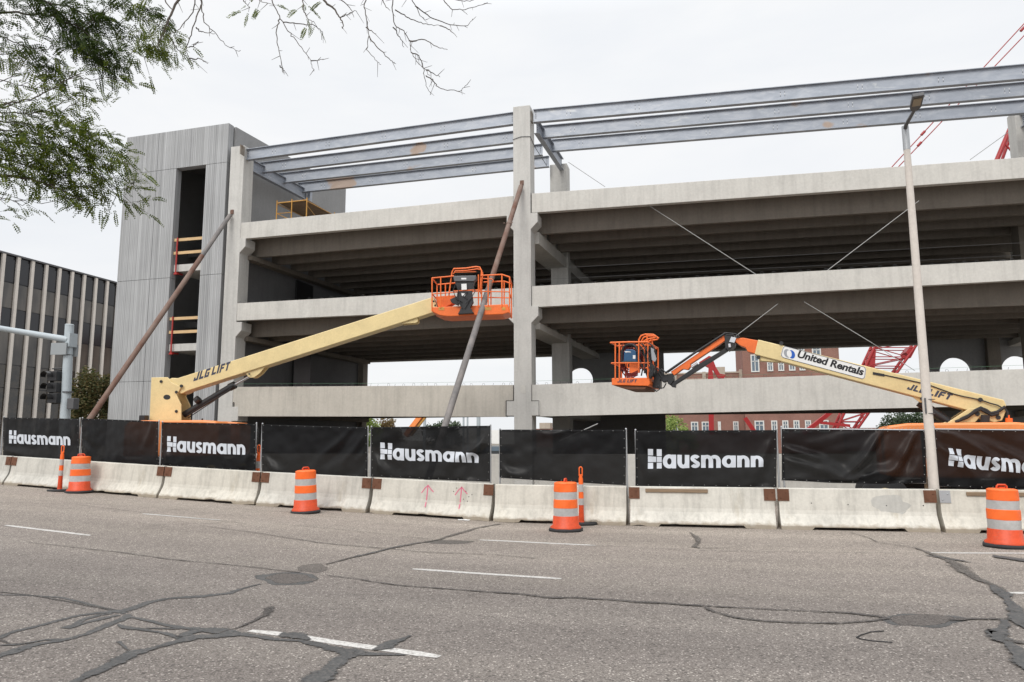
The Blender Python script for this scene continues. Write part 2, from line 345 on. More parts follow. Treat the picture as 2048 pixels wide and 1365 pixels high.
CR = [ # sealed cracks traced on the street surface
 ('tar', [(-40,1190,.012),(60,1192,.02),(120,1196,.02),(200,1215,.025),(235,1224,.04),(250,1228,.07)]),
 ('tar_pale', [(0,1185,.01),(70,1192,.022),(150,1207,.02),(232,1222,.03)]),
 ('tar', [(-30,1288,.05),(30,1265,.035),(90,1250,.03),(160,1232,.03),(215,1226,.05),(250,1222,.07),(300,1205,.04),(340,1198,.05),(400,1194,.05),(460,1188,.05),(485,1178,.03),(520,1169,.015)]),
 ('tar', [(130,1258,.06),(150,1252,.05),(170,1240,.035),(200,1232,.03),(225,1228,.03)]),
 ('tar', [(140,1257,.02),(180,1245,.03),(240,1232,.04)]),
 ('tar', [(-30,1322,.05),(20,1306,.07),(60,1292,.05),(120,1283,.04),(170,1270,.04),(215,1250,.05),(250,1236,.06),(258,1230,.05)]),
 ('tar', [(-20,1293,.02),(40,1290,.025),(90,1281,.02),(140,1280,.02)]),
 ('tar_pale', [(-20,1275,.02),(20,1290,.015),(60,1288,.02)]),
 ('tar', [(258,1234,.02),(300,1243,.03),(340,1252,.03),(380,1258,.05),(430,1262,.09),(455,1268,.06)]),
 ('tar', [(235,1250,.015),(250,1257,.05),(280,1260,.03),(330,1268,.03),(355,1275,.03),(362,1280,.05),(375,1270,.06),(400,1262,.09),(440,1265,.10),(500,1272,.05),(560,1280,.035),(600,1282,.04),(640,1292,.05),(680,1303,.07),(700,1307,.12),(730,1310,.07),(812,1312,.012)]),
 ('tar', [(290,1258,.012),(340,1259,.02),(400,1258,.04)]),
 ('tar', [(130,1372,.04),(190,1345,.06),(235,1325,.07),(262,1310,.08),(310,1298,.06),(345,1286,.07),(390,1275,.07),(440,1272,.08),(480,1272,.03)]),
 ('tar', [(235,1285,.03),(242,1290,.012),(255,1302,.015),(270,1306,.02)]),
 ('tar_pale', [(440,1268,.015),(480,1256,.02),(510,1243,.025),(530,1230,.05),(538,1218,.06),(545,1215,.02)]),
 ('tar', [(562,1268,.04),(575,1272,.10),(600,1275,.09),(615,1282,.03)]),
 ('tar', [(700,1312,.10),(680,1322,.09),(660,1340,.08),(640,1355,.10),(620,1375,.12)]),
 ('tar', [(746,1302,.03),(765,1296,.09),(790,1284,.05),(820,1273,.015)]),
 ('tar_pale', [(50,1085,.008),(150,1096,.012),(250,1107,.015),(340,1120,.02),(450,1130,.015),(520,1137,.015),(560,1142,.02),(600,1146,.02)]),
 ('tar_pale', [(655,1152,.015),(720,1160,.02),(800,1172,.02),(880,1178,.025),(960,1184,.03),(1040,1190,.035),(1100,1198,.04),(1150,1197,.05),(1230,1201,.05),(1300,1206,.05),(1380,1211,.04),(1450,1215,.025),(1540,1220,.018),(1640,1225,.02),(1700,1228,.03),(1770,1236,.06)]),
 ('tar_pale', [(1405,1214,.02),(1430,1226,.03),(1470,1236,.03),(1530,1244,.03),(1600,1247,.03),(1680,1248,.03),(1740,1243,.03),(1775,1238,.04)]),
 ('tar_pale', [(1900,1242,.06),(1950,1240,.03),(2000,1241,.04),(2060,1243,.05),(2120,1244,.04)]),
 ('tar_pale', [(650,1130,.015),(690,1120,.03),(740,1108,.05),(780,1098,.05),(830,1088,.05),(880,1080,.04),(910,1070,.05),(960,1056,.05),(1000,1049,.04)]),
 ('tar', [(700,1117,.015),(760,1104,.03),(800,1093,.02),(840,1086,.015)]),
 ('tar_pale', [(400,1052,.01),(520,1068,.015),(640,1087,.02),(720,1094,.02),(860,1106,.015),(980,1110,.012),(1070,1118,.02)]),
 ('tar_pale', [(560,1050,.01),(700,1062,.01),(820,1076,.012),(900,1082,.012),(960,1081,.01)]),
 ('tar_pale', [(-30,1005,.01),(150,1010,.012),(300,1028,.01),(430,1041,.012),(500,1050,.01)]),
 ('tar_pale', [(330,1021,.01),(440,1017,.012),(560,1024,.01),(700,1040,.008)]),
 ('tar_pale', [(300,1052,.01),(420,1048,.01),(480,1043,.012)]),
 ('tar_pale', [(1180,1092,.01),(1300,1098,.012),(1400,1102,.012),(1600,1106,.012),(1830,1108,.01)]),
 ('tar_pale', [(1380,1066,.02),(1395,1076,.06),(1398,1086,.04),(1385,1095,.04),(1400,1098,.02),(1460,1097,.015)]),
 ('tar_pale', [(1700,1066,.01),(1740,1078,.015),(1755,1086,.015),(1830,1097,.02),(1860,1108,.05),(1900,1122,.09),(1925,1140,.12),(1955,1160,.07),(1985,1172,.05),(2010,1185,.05)]),
 ('tar', [(1850,1112,.02),(1900,1120,.07),(1945,1127,.012)]),
 ('tar', [(1985,1173,.03),(2000,1187,.09),(2012,1200,.05),(2022,1215,.06),(2035,1235,.09),(2040,1250,.06),(2070,1262,.05)]),
 ('tar', [(1975,1262,.02),(1985,1270,.13),(2012,1262,.05),(2016,1250,.04),(2010,1243,.03)]),
 ('tar', [(1985,1272,.10),(2010,1285,.08),(2030,1305,.06),(2050,1335,.07),(2080,1360,.06)]),
 ('tar_pale', [(2010,1285,.03),(2060,1289,.04),(2110,1290,.03)]),
 ('tar', [(1985,1112,.01),(2010,1117,.14),(2060,1125,.10)]),
]
for i, (m, P) in enumerate(CR): ribbon(P, 'crack_sealant', M[m], .0045 + i*.00035, .42, seed=100+i)
def blob(cx, cy, rx, ry, m, dz, seed, rim=None):
    mb = MB(); n = 48; vs = []
    for k in range(n):
        a = 2*pi*k/n; r = 1 + .38*noise.noise(Vector((cos(a)*1.3, sin(a)*1.3, seed)))+.03*noise.noise(Vector((cos(a)*8, sin(a)*8, seed)))
        p = onG(cx + rx*cos(a)*r, cy + ry*sin(a)*r); vs.append((p.x, p.y, gz(p.x)+dz))
    c0 = onG(cx, cy); inn = [tuple(Vector(v).lerp(Vector((c0.x, c0.y, gz(c0.x)+dz)), .22)) for v in vs]; cc = [(c0.x, c0.y, gz(c0.x)+dz)]
    mb.add(vs + inn + cc, [(k, (k+1) % n, n+(k+1) % n, n+k) for k in range(n)] + [(n+k, n+(k+1) % n, 2*n) for k in range(n)])
    o = mb.build('asphalt_patch', M[m], road); at = o.data.attributes.new('edge', 'FLOAT', 'POINT')
    for i in range(2*n+1): at.data[i].value = .8 if i < n else -.6
blob(578, 1158, 64, 13.5, 'tar', .0018, 1); blob(580, 1157, 50, 10, 'patch', .0026, 2); blob(625, 1138, 33, 9, 'patch', .0022, 3)
blob(1842, 1241, 80, 14, 'tar', .0016, 4); blob(1840, 1240.5, 70, 11.5, 'patch', .0024, 5)
blob(900, 1085, 55, 3.5, 'tar_pale', .0020, 6)
# a bent twig of wire and litter lying on the street
mb = MB(); P = [(1768,1264),(1742,1266),(1722,1272),(1713,1277),(1722,1280),(1745,1284),(1785,1287)]
mb.tube([onG(x, y) + Vector((0, 0, .008)) for x, y in P], .005, 6)
tag(mb.build('wire', M['rubber']), 'thin dark bent wire lying on the bare asphalt near the oval patch', 'wire')
mb = MB(); p = onG(925, 1041, .012); mb.obox(p, (.10, .03, 0), (-.01, .03, 0), (0, 0, .008)); mb.obox(p+Vector((.12, -.03, 0)), (.06, -.01, .0), (.01, .025, .004), (0, 0, .005))
tag(mb.build('litter', M['label'], bevel=.004), 'small flat scrap of white litter beside the foot of a barrier', 'litter')

# ================================================================== JERSEY BARRIERS
J = [(-25.85, 18.55), (-22.86, 18.05), (-19.87, 17.55), (-16.86, 17.10), (-13.84, 16.68), (-10.79, 16.42), (-7.74, 16.35), (-4.69, 16.29), (-1.64, 16.25), (1.41, 16.3), (4.46, 16.45), (7.5, 16.6), (10.54, 16.78), (13.5, 17.0)]
def barrier_mat():
    m = concrete('barrier concrete', (.55, .53, .485), .20, .17, 1.6, True, (.42, .38, .31))
    t = m.node_tree; p = t.nodes['Principled BSDF']; old = p.inputs['Base Color'].links[0].from_socket
    oi = nn(t, 'ShaderNodeObjectInfo'); r = ramp(t, oi.outputs['Random'], [(0, (.88, .89, .90)), (.5, (1, .985, .95)), (1, (1.04, 1.04, 1.03))])
    k = mix(t, 1, old, r, 'MULTIPLY')
    s = nn(t, 'ShaderNodeSeparateXYZ'); c = nn(t, 'ShaderNodeTexCoord'); lk(t, c.outputs['Object'], s.inputs[0])
    n = nz(t, pos(t, (1.2, 1, 2.5), True), 4.5, 6, .7); ad = nn(t, 'ShaderNodeMath', operation='MULTIPLY_ADD', inp={1: .24, 2: -.06}); lk(t, n, ad.inputs[0])
    sb = nn(t, 'ShaderNodeMath', operation='SUBTRACT'); lk(t, s.outputs[2], sb.inputs[0]); lk(t, ad.outputs[0], sb.inputs[1])
    k = mix(t, ramp(t, sb.outputs[0], [(0, g3(.75)), (.07, g3(0))]), k, (.27, .22, .16))       # grime line near the foot
    lk(t, k, p.inputs['Base Color']); return m
M['barrier'] = barrier_mat()
def barrier_mesh(seed):
    L = 2.955; rnd = random.Random(seed); mb = MB()
    prof = [(-.29, 0), (-.29, .075), (-.215, .20), (-.155, .30), (-.132, .38), (-.095, .80), (-.08, .815), (.08, .815), (.095, .80), (.132, .38), (.155, .30), (.215, .20), (.29, .075), (.29, 0)]
    nx = 60; vs = []
    for i in range(nx+1):
        x = -L/2 + L*i/nx; u = i/nx
        slot = 1 if .2 < u < .8 else 0
        for j, (y, z) in enumerate(prof):
            if j in (0, 13): z = .055 if slot else 0
            c = max(0, noise.noise(Vector((x*3.1, seed*7.3, j < 7)))-.10) if j in (0, 1, 2, 11, 12, 13) else 0      # chipped foot
            yy = y*(1-.45*c); zz = z + (c*.10 if j in (1, 12) else c*.05)
            if i in (0, nx): yy *= .985
            zz += .004*noise.noise(Vector((x*2, j, seed)))
            vs.append((x, yy, zz))
    n = len(prof); mb.add(vs, [(i*n+j, i*n+j+1, (i+1)*n+j+1, (i+1)*n+j) for i in range(nx) for j in range(n-1)] + [(i*n+n-1, i*n, (i+1)*n, (i+1)*n+n-1) for i in range(nx)])
    mb.add(vs[:n], [tuple(range(n))]); mb.add(vs[-n:], [tuple(range(n))])
    return mb
BL = ['white concrete barrier mostly cut off by the left edge of the photo', 'pale concrete barrier behind the leftmost thin orange post', 'concrete barrier just right of the leftmost striped drum',
      'concrete barrier with rusty corner plates under the second banner lettering from the left', 'concrete barrier behind the second striped drum from the left with a chipped lower corner',
      'concrete barrier with two pink sprayed arrows pointing up', 'pale concrete barrier without corner plates behind the striped drum and its thin orange post',
      'grimy concrete barrier with one long wooden strip along its top, under the fourth banner lettering', 'concrete barrier with a row of bolt holes and a large grey patch of repair',
      'concrete barrier at the right edge with a grey plate, behind the rightmost drum']
s_abs = False
def plate(par, x, m='rust_plate', w_=.115, z0=.56, z1=.80):
    mb = MB(); y = lambda z: -.095 - (.80-z)/.46*.04 - .004
    mb.hexa([(x-w_, y(z0)-.012, z0), (x+w_, y(z0)-.012, z0), (x+w_, y(z0)+.02, z0), (x-w_, y(z0)+.02, z0), (x-w_, y(z1)-.012, z1), (x+w_, y(z1)-.012, z1), (x+w_, y(z1)+.02, z1), (x-w_, y(z1)+.02, z1)])
    for dx, dz in ((-.05, .06), (.05, .17)):
        mb.lathe([(.0, 0), (.013, 0), (.013, .01), (0, .01)], (0, 0, 0), 8)
        k = 8*4
        for i in range(len(mb.v)-k, len(mb.v)): a = mb.v[i]; mb.v[i] = (x+dx+a[0], y(z0+dz)-.012-a[2], z0+dz+a[1])
    mb.build('corner_plate', M[m], par)
for i in range(len(J)-1):
    a, b = Vector((*J[i], 0)), Vector((*J[i+1], 0)); mid = (a+b)/2; an = math.atan2(b.y-a.y, b.x-a.x)
    n = Vector((-sin(an), cos(an), 0)); c = mid + n*.29; c.z = gz(mid.x)
    if i in (0, 12): continue
    k = i - 1
    lab = BL[k] if k < len(BL) else 'concrete barrier beyond the right edge'
    if k >= len(BL): continue
    T = thing('concrete_barrier', lab, 'barrier', c, 'white concrete barriers along the kerb side of the street', an)
    T.rotation_euler.y = -math.atan2(gz(b.x)-gz(a.x), 3.05)
    barrier_mesh(i).build('barrier_body', M['barrier'], T)
    if k != 6:
        if k not in (7,): pass
        plate(T, -1.39, 'galv' if k == 9 else 'rust_plate', .10 if k == 9 else .115)
        plate(T, 1.39)
    if k == 5:                                        # pink sprayed arrows
        M['pink'] = mat('pink spray paint', (.60, .16, .24), .8)[0]
        for ax in (-.10, .73):
            mb = MB()
            def f_(x, z): return (x, -.095 - (.80-z)/.46*.04 - .004 if z > .34 else -.142-(.34-z)/.255*.140-.006, z)
            def strk(P, w_):
                for (x0, z0), (x1, z1) in zip(P[:-1], P[1:]):
                    d = Vector((x1-x0, z1-z0)); d.normalize(); q = Vector((-d.y, d.x))*w_
                    mb.add([f_(x0-q.x, z0-q.y), f_(x1-q.x, z1-q.y), f_(x1+q.x, z1+q.y), f_(x0+q.x, z0+q.y)], [(0, 1, 2, 3)])
            strk([(ax, .22), (ax, .335)], .012); strk([(ax, .345), (ax+.01, .72)], .014)
            strk([(ax+.02, .71), (ax-.06, .64), (ax-.14, .52)], .012); strk([(ax+.02, .70), (ax+.08, .63), (ax+.16, .56)], .012)
            mb.build('sprayed_arrow', M['pink'], T)
    if k in (5, 8):
        mb = MB()
        pts = [(.85, .62), (.93, .50), (1.0, .55), (.80, .44), (.9, .40), (.62, .68), (.55, .60)] if k == 5 else [(-.85, .52), (-.15, .50), (.57, .49), (1.25, .50)]
        for x, z in pts:
            y = -.095 - (.80-z)/.46*.04 - .003; r = .012
            mb = MB(); mb.add([(x+r*cos(q*pi/4), y, z+r*sin(q*pi/4)) for q in range(8)], [tuple(range(8))]); mb.build('bolt_hole', M['black'], T)
    if k == 8:
        mb = MB(); N = 26; P = []
        for q in range(N):
            t_ = 2*pi*q/N; r = 1+.45*noise.noise(Vector((cos(t_)*1.7, sin(t_)*1.7, 4.4)))
            x, z = .62+.36*cos(t_)*r, .50+.19*sin(t_)*r; P.append((x, -.095-(.80-z)/.46*.04-.002 if z > .34 else -.135-(.34-z)/.255*.155-.003, z))
        mb.add(P, [tuple(range(N))]); mb.build('repair_patch', concrete('repair mortar', (.47, .46, .43), .1, .1), T)
    if k in (7, 9):
        mb = MB(); x0, x1 = (-1.15, .15) if k == 7 else (-1.0, 1.3)
        mb.box(x0, x1, -.135, -.10, .70, .775); mb.build('wooden_strip', M['plank'], T, .006)
s_abs = True
def fenceY(X, off=.62):
    for (a, b) in zip(J[:-1], J[1:]):
        if a[0] <= X <= b[0]: t = (X-a[0])/(b[0]-a[0]); return a[1]+(b[1]-a[1])*t + off
    return (J[0] if X < J[0][0] else J[-1])[1] + off
def onFence(x, y, off=.62):
    d = ray(x, y); Y = 17
    for _ in range(30): p = O + d*(Y/d.y); Y = fenceY(p.x, off)
    return p

# ================================================================== LETTERING
def glyphs(txt, bold=.0, shear=0.0, space=1.0):
    """flat mesh of a word: verts in a unit box [0,1]x[0,1], faces"""
    cu = bpy.data.curves.new('t', 'FONT'); cu.body = txt; cu.offset = bold; cu.shear = shear; cu.space_character = space; cu.fill_mode = 'BOTH'; cu.resolution_u = 4
    ob = bpy.data.objects.new('t', cu); COL.objects.link(ob)
    dg = bpy.context.evaluated_depsgraph_get(); dg.update()
    me = bpy.data.meshes.new_from_object(ob.evaluated_get(dg)); bpy.data.objects.remove(ob)
    bm = bmesh.new(); bm.from_mesh(me); bpy.data.meshes.remove(me); bpy.data.curves.remove(cu)
    bmesh.ops.remove_doubles(bm, verts=bm.verts, dist=1e-5)
    return bm
def norm(bm):
    xs = [v.co.x for v in bm.verts]; ys = [v.co.y for v in bm.verts]
    x0, x1, y0, y1 = min(xs), max(xs), min(ys), max(ys)
    for v in bm.verts: v.co = Vector(((v.co.x-x0)/(x1-x0), (v.co.y-y0)/(y1-y0), 0))
    return (x1-x0)/(y1-y0)
def hausmann():
    """the firm's wordmark: a block H cut by thin seams and heavy rounded lower case, drawn from strokes"""
    mb = MB(); z = [0]
    def quad(P): z[0] += 1; mb.add([(x, y, z[0]*.0002) for x, y in P], [tuple(range(len(P)))])
    # H: height 1, x-height .72
    w_ = .30; g = .035
    quad([(0, .67), (w_, .67), (w_, 1), (0, 1)]); quad([(0, 0), (w_, 0), (w_, .30), (0, .30)])
    quad([(.0, .335), (.48, .335), (.48, .60), (.0, .635)]); quad([(.515, .335), (.80, .335), (.80, .60), (.515, .60)])
    quad([(.515, .635), (.80, .635), (.80, 1), (.515, 1)]); quad([(.515, 0), (.80, 0), (.80, .30), (.515, .30)])
    def arc(cx, cy, rx, ry, a0, a1, t, n=20):           # thick elliptical stroke, outer radii rx, ry
        vs = []
        z[0] += 1
        for i in range(n+1):
            a = radians(a0 + (a1-a0)*i/n)
            vs += [(cx+rx*cos(a), cy+ry*sin(a), z[0]*.0002), (cx+(rx-t)*cos(a), cy+(ry-t*.78)*sin(a), z[0]*.0002)]
        mb.add(vs, [(2*i, 2*i+2, 2*i+3, 2*i+1) for i in range(n)])
    t = .255; h = .74; x = .86
    def a_(x): arc(x+.38, h/2, .38, h/2, 0, 360, t, 36); quad([(x+.52, 0), (x+.52+t*.98, 0), (x+.52+t*.98, h-.01), (x+.52, h-.01)]); return x+.84
    def u_(x): quad([(x, .32), (x+t, .32), (x+t, h-.01), (x, h-.01)]); arc(x+.34, .34, .34, .35, 180, 360, t); quad([(x+.425, 0.0), (x+.425+t, 0.0), (x+.425+t, h-.01), (x+.425, h-.01)]); return x+.745
    def n_(x): quad([(x, 0), (x+t, 0), (x+t, h-.01), (x, h-.01)]); arc(x+.34, h-.35, .34, .36, 180, 0, t); quad([(x+.425, 0), (x+.68, 0), (x+.68, h-.35), (x+.425, h-.35)]); return x+.745
    def m_(x): y = n_(x); arc(x+.34+.425, h-.35, .34, .36, 130, 0, t); quad([(x+.85, 0), (x+1.105, 0), (x+1.105, h-.35), (x+.85, h-.35)]); return x+1.17
    def s_(x):
        t2 = .20; z[0] += 1; P = []
        for i in range(33):
            u = i/32; yy = h - t2*.52 - u*(h-t2*1.04); 
            a = radians(35 + 250*u*2) if u < .5 else radians(285 - 250*(u-.5)*2 - 0)
            if u < .5: a = radians(20 + 235*(u*2)); P.append((x+.27+.17*cos(a), .535+.115*sin(a)))
            else: a = radians(75 - 235*((u-.5)*2)); P.append((x+.27+.17*cos(a), .205-.0+.115*sin(a)))
        vs = []
        for i, (px, py) in enumerate(P):
            ax, ay = P[max(i-1, 0)]; bx, by = P[min(i+1, 32)]; d = Vector((bx-ax, by-ay)).normalized(); q = Vector((-d.y, d.x))*t2*.5
            vs += [(px+q.x, py+q.y, z[0]*.0002), (px-q.x, py-q.y, z[0]*.0002)]
        mb.add(vs, [(2*i, 2*i+2, 2*i+3, 2*i+1) for i in range(32)]); return x+.60
    for fn in (a_, u_, s_, m_, a_, n_, n_): x = fn(x)
    bm = bmesh.new(); vs = [bm.verts.new(v) for v in mb.v]
    for f in mb.f: bm.faces.new([vs[i] for i in f])
    W = max(v[0] for v in mb.v)
    for v in bm.verts: v.co.x /= W
    return bm
def cut(bm, nx, ny):
    for i in range(1, nx):
        bmesh.ops.bisect_plane(bm, geom=bm.verts[:]+bm.edges[:]+bm.faces[:], plane_co=(i/nx, 0, 0), plane_no=(1, 0, 0))
    for i in range(1, ny):
        bmesh.ops.bisect_plane(bm, geom=bm.verts[:]+bm.edges[:]+bm.faces[:], plane_co=(0, i/ny, 0), plane_no=(0, 1, 0))
    return bm
def bm_obj(bm, fn, name, m, parent):
    for v in bm.verts: v.co = fn(v.co.x, v.co.y, v.co.z)
    me = bpy.data.meshes.new(name); bm.to_mesh(me); bm.free(); me.materials.append(m)
    o = bpy.data.objects.new(name, me); COL.objects.link(o); o.parent = parent
    o.matrix_parent_inverse = Matrix.Translation(parent.location).inverted(); return o
def decal(txt, BL_, BR_, TL_, m, parent, bold=.02, shear=0, space=1.0, name='lettering'):
    """word laid on the parallelogram of three corner points"""
    bm = glyphs(txt, bold, shear, space); norm(bm); u = BR_-BL_; v = TL_-BL_
    return bm_obj(bm, lambda x, y, z: BL_ + u*x + v*y, name, m, parent)

# ================================================================== FENCE WITH BANNERS
def screen_mat():
    m, t, p = mat('black mesh banner', (.012, .012, .013), .40, 0, .15)
    tr = nn(t, 'ShaderNodeBsdfTransparent'); ms = nn(t, 'ShaderNodeMixShader', inp={0: .967}); out = t.nodes['Material Output']
    n = nz(t, pos(t), 3, 4); c = ramp(t, n, [(.3, (.004, .004, .0045)), (.7, (.009, .009, .010))]); lk(t, c, p.inputs['Base Color'])
    lk(t, tr.outputs[0], ms.inputs[1]); lk(t, p.outputs[0], ms.inputs[2]); lk(t, ms.outputs[0], out.inputs[0]); return m
M['screen'] = screen_mat()
M['eyelet'] = mat('eyelet', (.33, .33, .32), .6)[0]
M['banner_text'] = mat('printed pale grey', (.54, .57, .62), .6)[0]
# x0, x1 px; top y at x0,x1; bottom y at x0,x1; text box px (x0,x1, top y0,y1; bottom y0,y1)
FP = [(-150, -4, 834, 836, 905, 912, None, 0), (8, 160, 837, 840, 915, 923, (21, 144, 862, 869, 888, 892), .2), (165, 318, 839, 845, 923, 934, None, .3), (325, 513, 847, 850, 931, 943, (337, 494, 874, 884, 904, 911), .2),
      (525, 736, 851, 857, 946, 956, None, .7), (743, 981, 857, 854, 953, 963, (763, 958, 887, 901, 920, 927), .8), (1000, 1252, 862, 862, 955, 970, None, .5),
      (1271, 1553, 864, 863, 972, 974, (1297, 1527, 900, 906, 938, 935), .4), (1563, 1851, 858, 861, 960, 966, None, 1.3), (1868, 2150, 859, 862, 972, 974, (1896, 2120, 896, 915, 931, 950), 1.0)]
FL = ['banner fence panel cut off by the left edge', 'black banner fence panel with small lettering at far left, behind the thin orange post', 'plain black banner fence panel between the two leftmost lettered ones, orange machine dimly behind it',
      'black banner panel with pale lettering in front of the left boom lift', 'plain black banner panel behind the second drum from the left, creased at its right end', 'black lettered banner panel above the barrier with pink arrows',
      'plain black banner panel with open gaps at both ends, in front of the middle column', 'black lettered banner above the barrier with a wooden strip, fourth lettering from the left', 'plain black banner panel sagging in heavy folds, left of the lamp post',
      'black banner panel at the right edge with creased lettering, cut by the frame']
ZU_ = Vector((0, 0, 1))
FOLD = {1: [(.0, .75, .4, 1.0, .015)], 5: [(1, .05, .72, 1.0, .035), (.98, .25, .55, .95, .03), (.0, .55, .18, 1.0, .03)], 4: [(1, .05, .72, 1, .035), (.85, .0, .45, 1, .03), (.0, .7, .2, 1, .03), (1., .35, .8, 1., .03)],
        8: [(.72, .0, .42, 1.0, .07), (.95, .0, .70, 1.0, .06), (0, .3, .45, .85, .06), (0, .55, .5, 1.0, .05), (.45, .95, .85, .7, .05)], 9: [(.05, .0, .6, .75, .06), (0, .25, .35, .9, .05), (.15, 0, .9, .85, .05)], 7: [(1, .1, .8, 1., .03), (0, .2, .12, 1, .02)], 3: [(0, .6, .1, 1, .02), (1, .4, .85, 1, .02)], 6: [(.35, .1, .55, .0, .02), (.0, .75, .2, 1., .03)], 2: [(0, .5, .15, 1, .02), (.95, 0, .8, .7, .02)]}
def cloth_d(i, u, v, amp):            # displacement toward the street of the banner at u along, v down
    d = .010*noise.noise(Vector((u*4+i*9, v*2.2, 0))) + .005*noise.noise(Vector((u*14, v*6, i*3)))
    d += .016*amp*noise.noise(Vector((u*5 + v*4, v*1.3 - u*1.5, i*5)))
    for (u0, v0, u1, v1, a) in FOLD.get(i, []):
        ax, ay = u1-u0, (v1-v0)*.42; px, py = u-u0, (v-v0)*.42; L = sqrt(ax*ax+ay*ay)
        t = (px*ax+py*ay)/(L*L); s = (px*ay-py*ax)/L
        s += .012*sin(t*5+i)
        wd = .022 + .03*max(0, min(1, t)); en = max(0, 1-abs(t-.5)*1.9)**.6
        d += a * en * (exp(-(s/wd)**2) - .6*exp(-((s-wd*1.7)/wd)**2))
    ed = min(u, 1-u, v, 1-v)
    return d * 1.9 * min(1, ed*14 + .12)
wire_cache = {}
for i, (xa, xb, ta, tb, ba, bb, tx, amp) in enumerate(FP):
    A_, B_ = onFence(xa, ta), onFence(xb, tb); Ab, Bb = onFence(xa, ba), onFence(xb, bb)
    base = Vector((A_.x, A_.y, gz(A_.x)))
    T = thing('fence_panel', FL[i], 'fence', base, 'banner covered fence panels standing behind the barriers')
    nrm = Vector((A_.y-B_.y, B_.x-A_.x, 0)).normalized() * -1      # toward the street
    def S_(u, v, off=0, i=i, A_=A_, B_=B_, Ab=Ab, Bb=Bb, nrm=nrm, amp=amp):
        top = A_.lerp(B_, u) + ZU_*(.026 if i < 8 else -.005); bot = Ab.lerp(Bb, u)
        sag = -.035*sin(pi*u)*v*(1.3 if amp > .9 else .3) + .012*noise.noise(Vector((u*5, v*2, i+40)))*(1 if v > .5 else .35)
        p = top.lerp(bot, v); p.z += sag
        return p + nrm * (cloth_d(i, u, v, amp) + off + .03)
    NX, NY = 150, 60; vs = [S_(a/NX, b/NY) for a in range(NX+1) for b in range(NY+1)]
    mb = MB(); k = NY+1
    mb.add(vs, [(a*k+b, a*k+b+1, (a+1)*k+b+1, (a+1)*k+b) for a in range(NX) for b in range(NY)], 0, True)
    # pale ties and eyelets round the banner's edge
    for q in range(0, 13):
        for v in (.02, .975):
            p = S_((q+.2)/12.4, v, .006); mb.obox(p, (.006, 0, 0), (0, .003, 0), (.001, 0, .006), 1)
    for q in range(1, 6):
        for u_ in (.012, .988): p = S_(u_, q/6, .006); mb.obox(p, (.006, 0, 0), (0, .003, 0), (0, 0, .006), 1)
    sc = mb.build('banner', [M['screen'], M['eyelet']], T)
    if tx:
        x0, x1, t0, t1, b0, b1 = tx
        # corner positions as shares of the banner
        def uv(x, y):
            u = (x-xa)/(xb-xa); yt = ta+(tb-ta)*u; yb = ba+(bb-ba)*u; return u, (y-yt)/(yb-yt)
        c = [uv(x0, b0), uv(x1, b1), uv(x0, t0), uv(x1, t1)]
        bm = cut(hausmann(), 70, 12)
        def fn(x, y, z, c=c, S_=S_):
            a = [c[0][k]*(1-x)+c[1][k]*x for k in (0, 1)]; b = [c[2][k]*(1-x)+c[3][k]*x for k in (0, 1)]
            return S_(a[0]+(b[0]-a[0])*y, a[1]+(b[1]-a[1])*y, .009+z)
        o = bm_obj(bm, fn, 'lettering', M['banner_text'], sc); o.matrix_parent_inverse = Matrix.Translation(T.location).inverted()
        o.matrix_parent_inverse = Matrix(); o.parent = sc; o.matrix_parent_inverse = (Matrix.Translation(T.location) @ Matrix.Translation(-T.location)).inverted()
    # steel frame: two posts and two rails
    zt = .03
    for P_, nme in ((A_, 'post'), (B_, 'post')):
        mb = MB(); mb.tube([(P_.x, P_.y, gz(P_.x)+.02), (P_.x, P_.y, P_.z+.045)], .021, 10); mb.tube([(P_.x, P_.y, P_.z+.045), (P_.x, P_.y, P_.z+.062)], [.025, .010], 10)
        for q in range(7): zc = P_.z - .05 - q*.17; mb.tube([(P_.x, P_.y, zc), (P_.x, P_.y, zc+.012)], .026, 8)
        mb.build(nme, M['galv'], T)
    for P_, Q_ in ((A_, B_), (Ab, Bb)):
        mb = MB(); mb.tube([P_ + Vector((0, 0, -.0)), Q_ + Vector((0, 0, 0))], .018, 8); mb.build('rail', M['galv'], T)
    # chain link wires
    mb = MB(); L = (B_-A_).length; Hh = 1.16; step = .075
    u = (B_-A_).normalized(); nst = int((L+Hh)/step)
    for q in range(-int(Hh/step), int(L/step)+1):
        for sg in (0, 1):
            x_0 = q*step; a0 = max(0, -x_0); a1 = min(Hh, L-x_0)
            if a1 - a0 < .05: continue
            zz = lambda s_: (s_ if sg else Hh - s_)
            P0 = A_ + u*(x_0+a0); P1 = A_ + u*(x_0+a1); zb = min(Ab.z, Bb.z) - .03
            mb.tube([(P0.x, P0.y+.11+.01*sg, zb+zz(a0)), (P1.x, P1.y+.11+.01*sg, zb+zz(a1))], .0016, 4, 0, False)
    mb.build('chain_link', M['galv'], T)
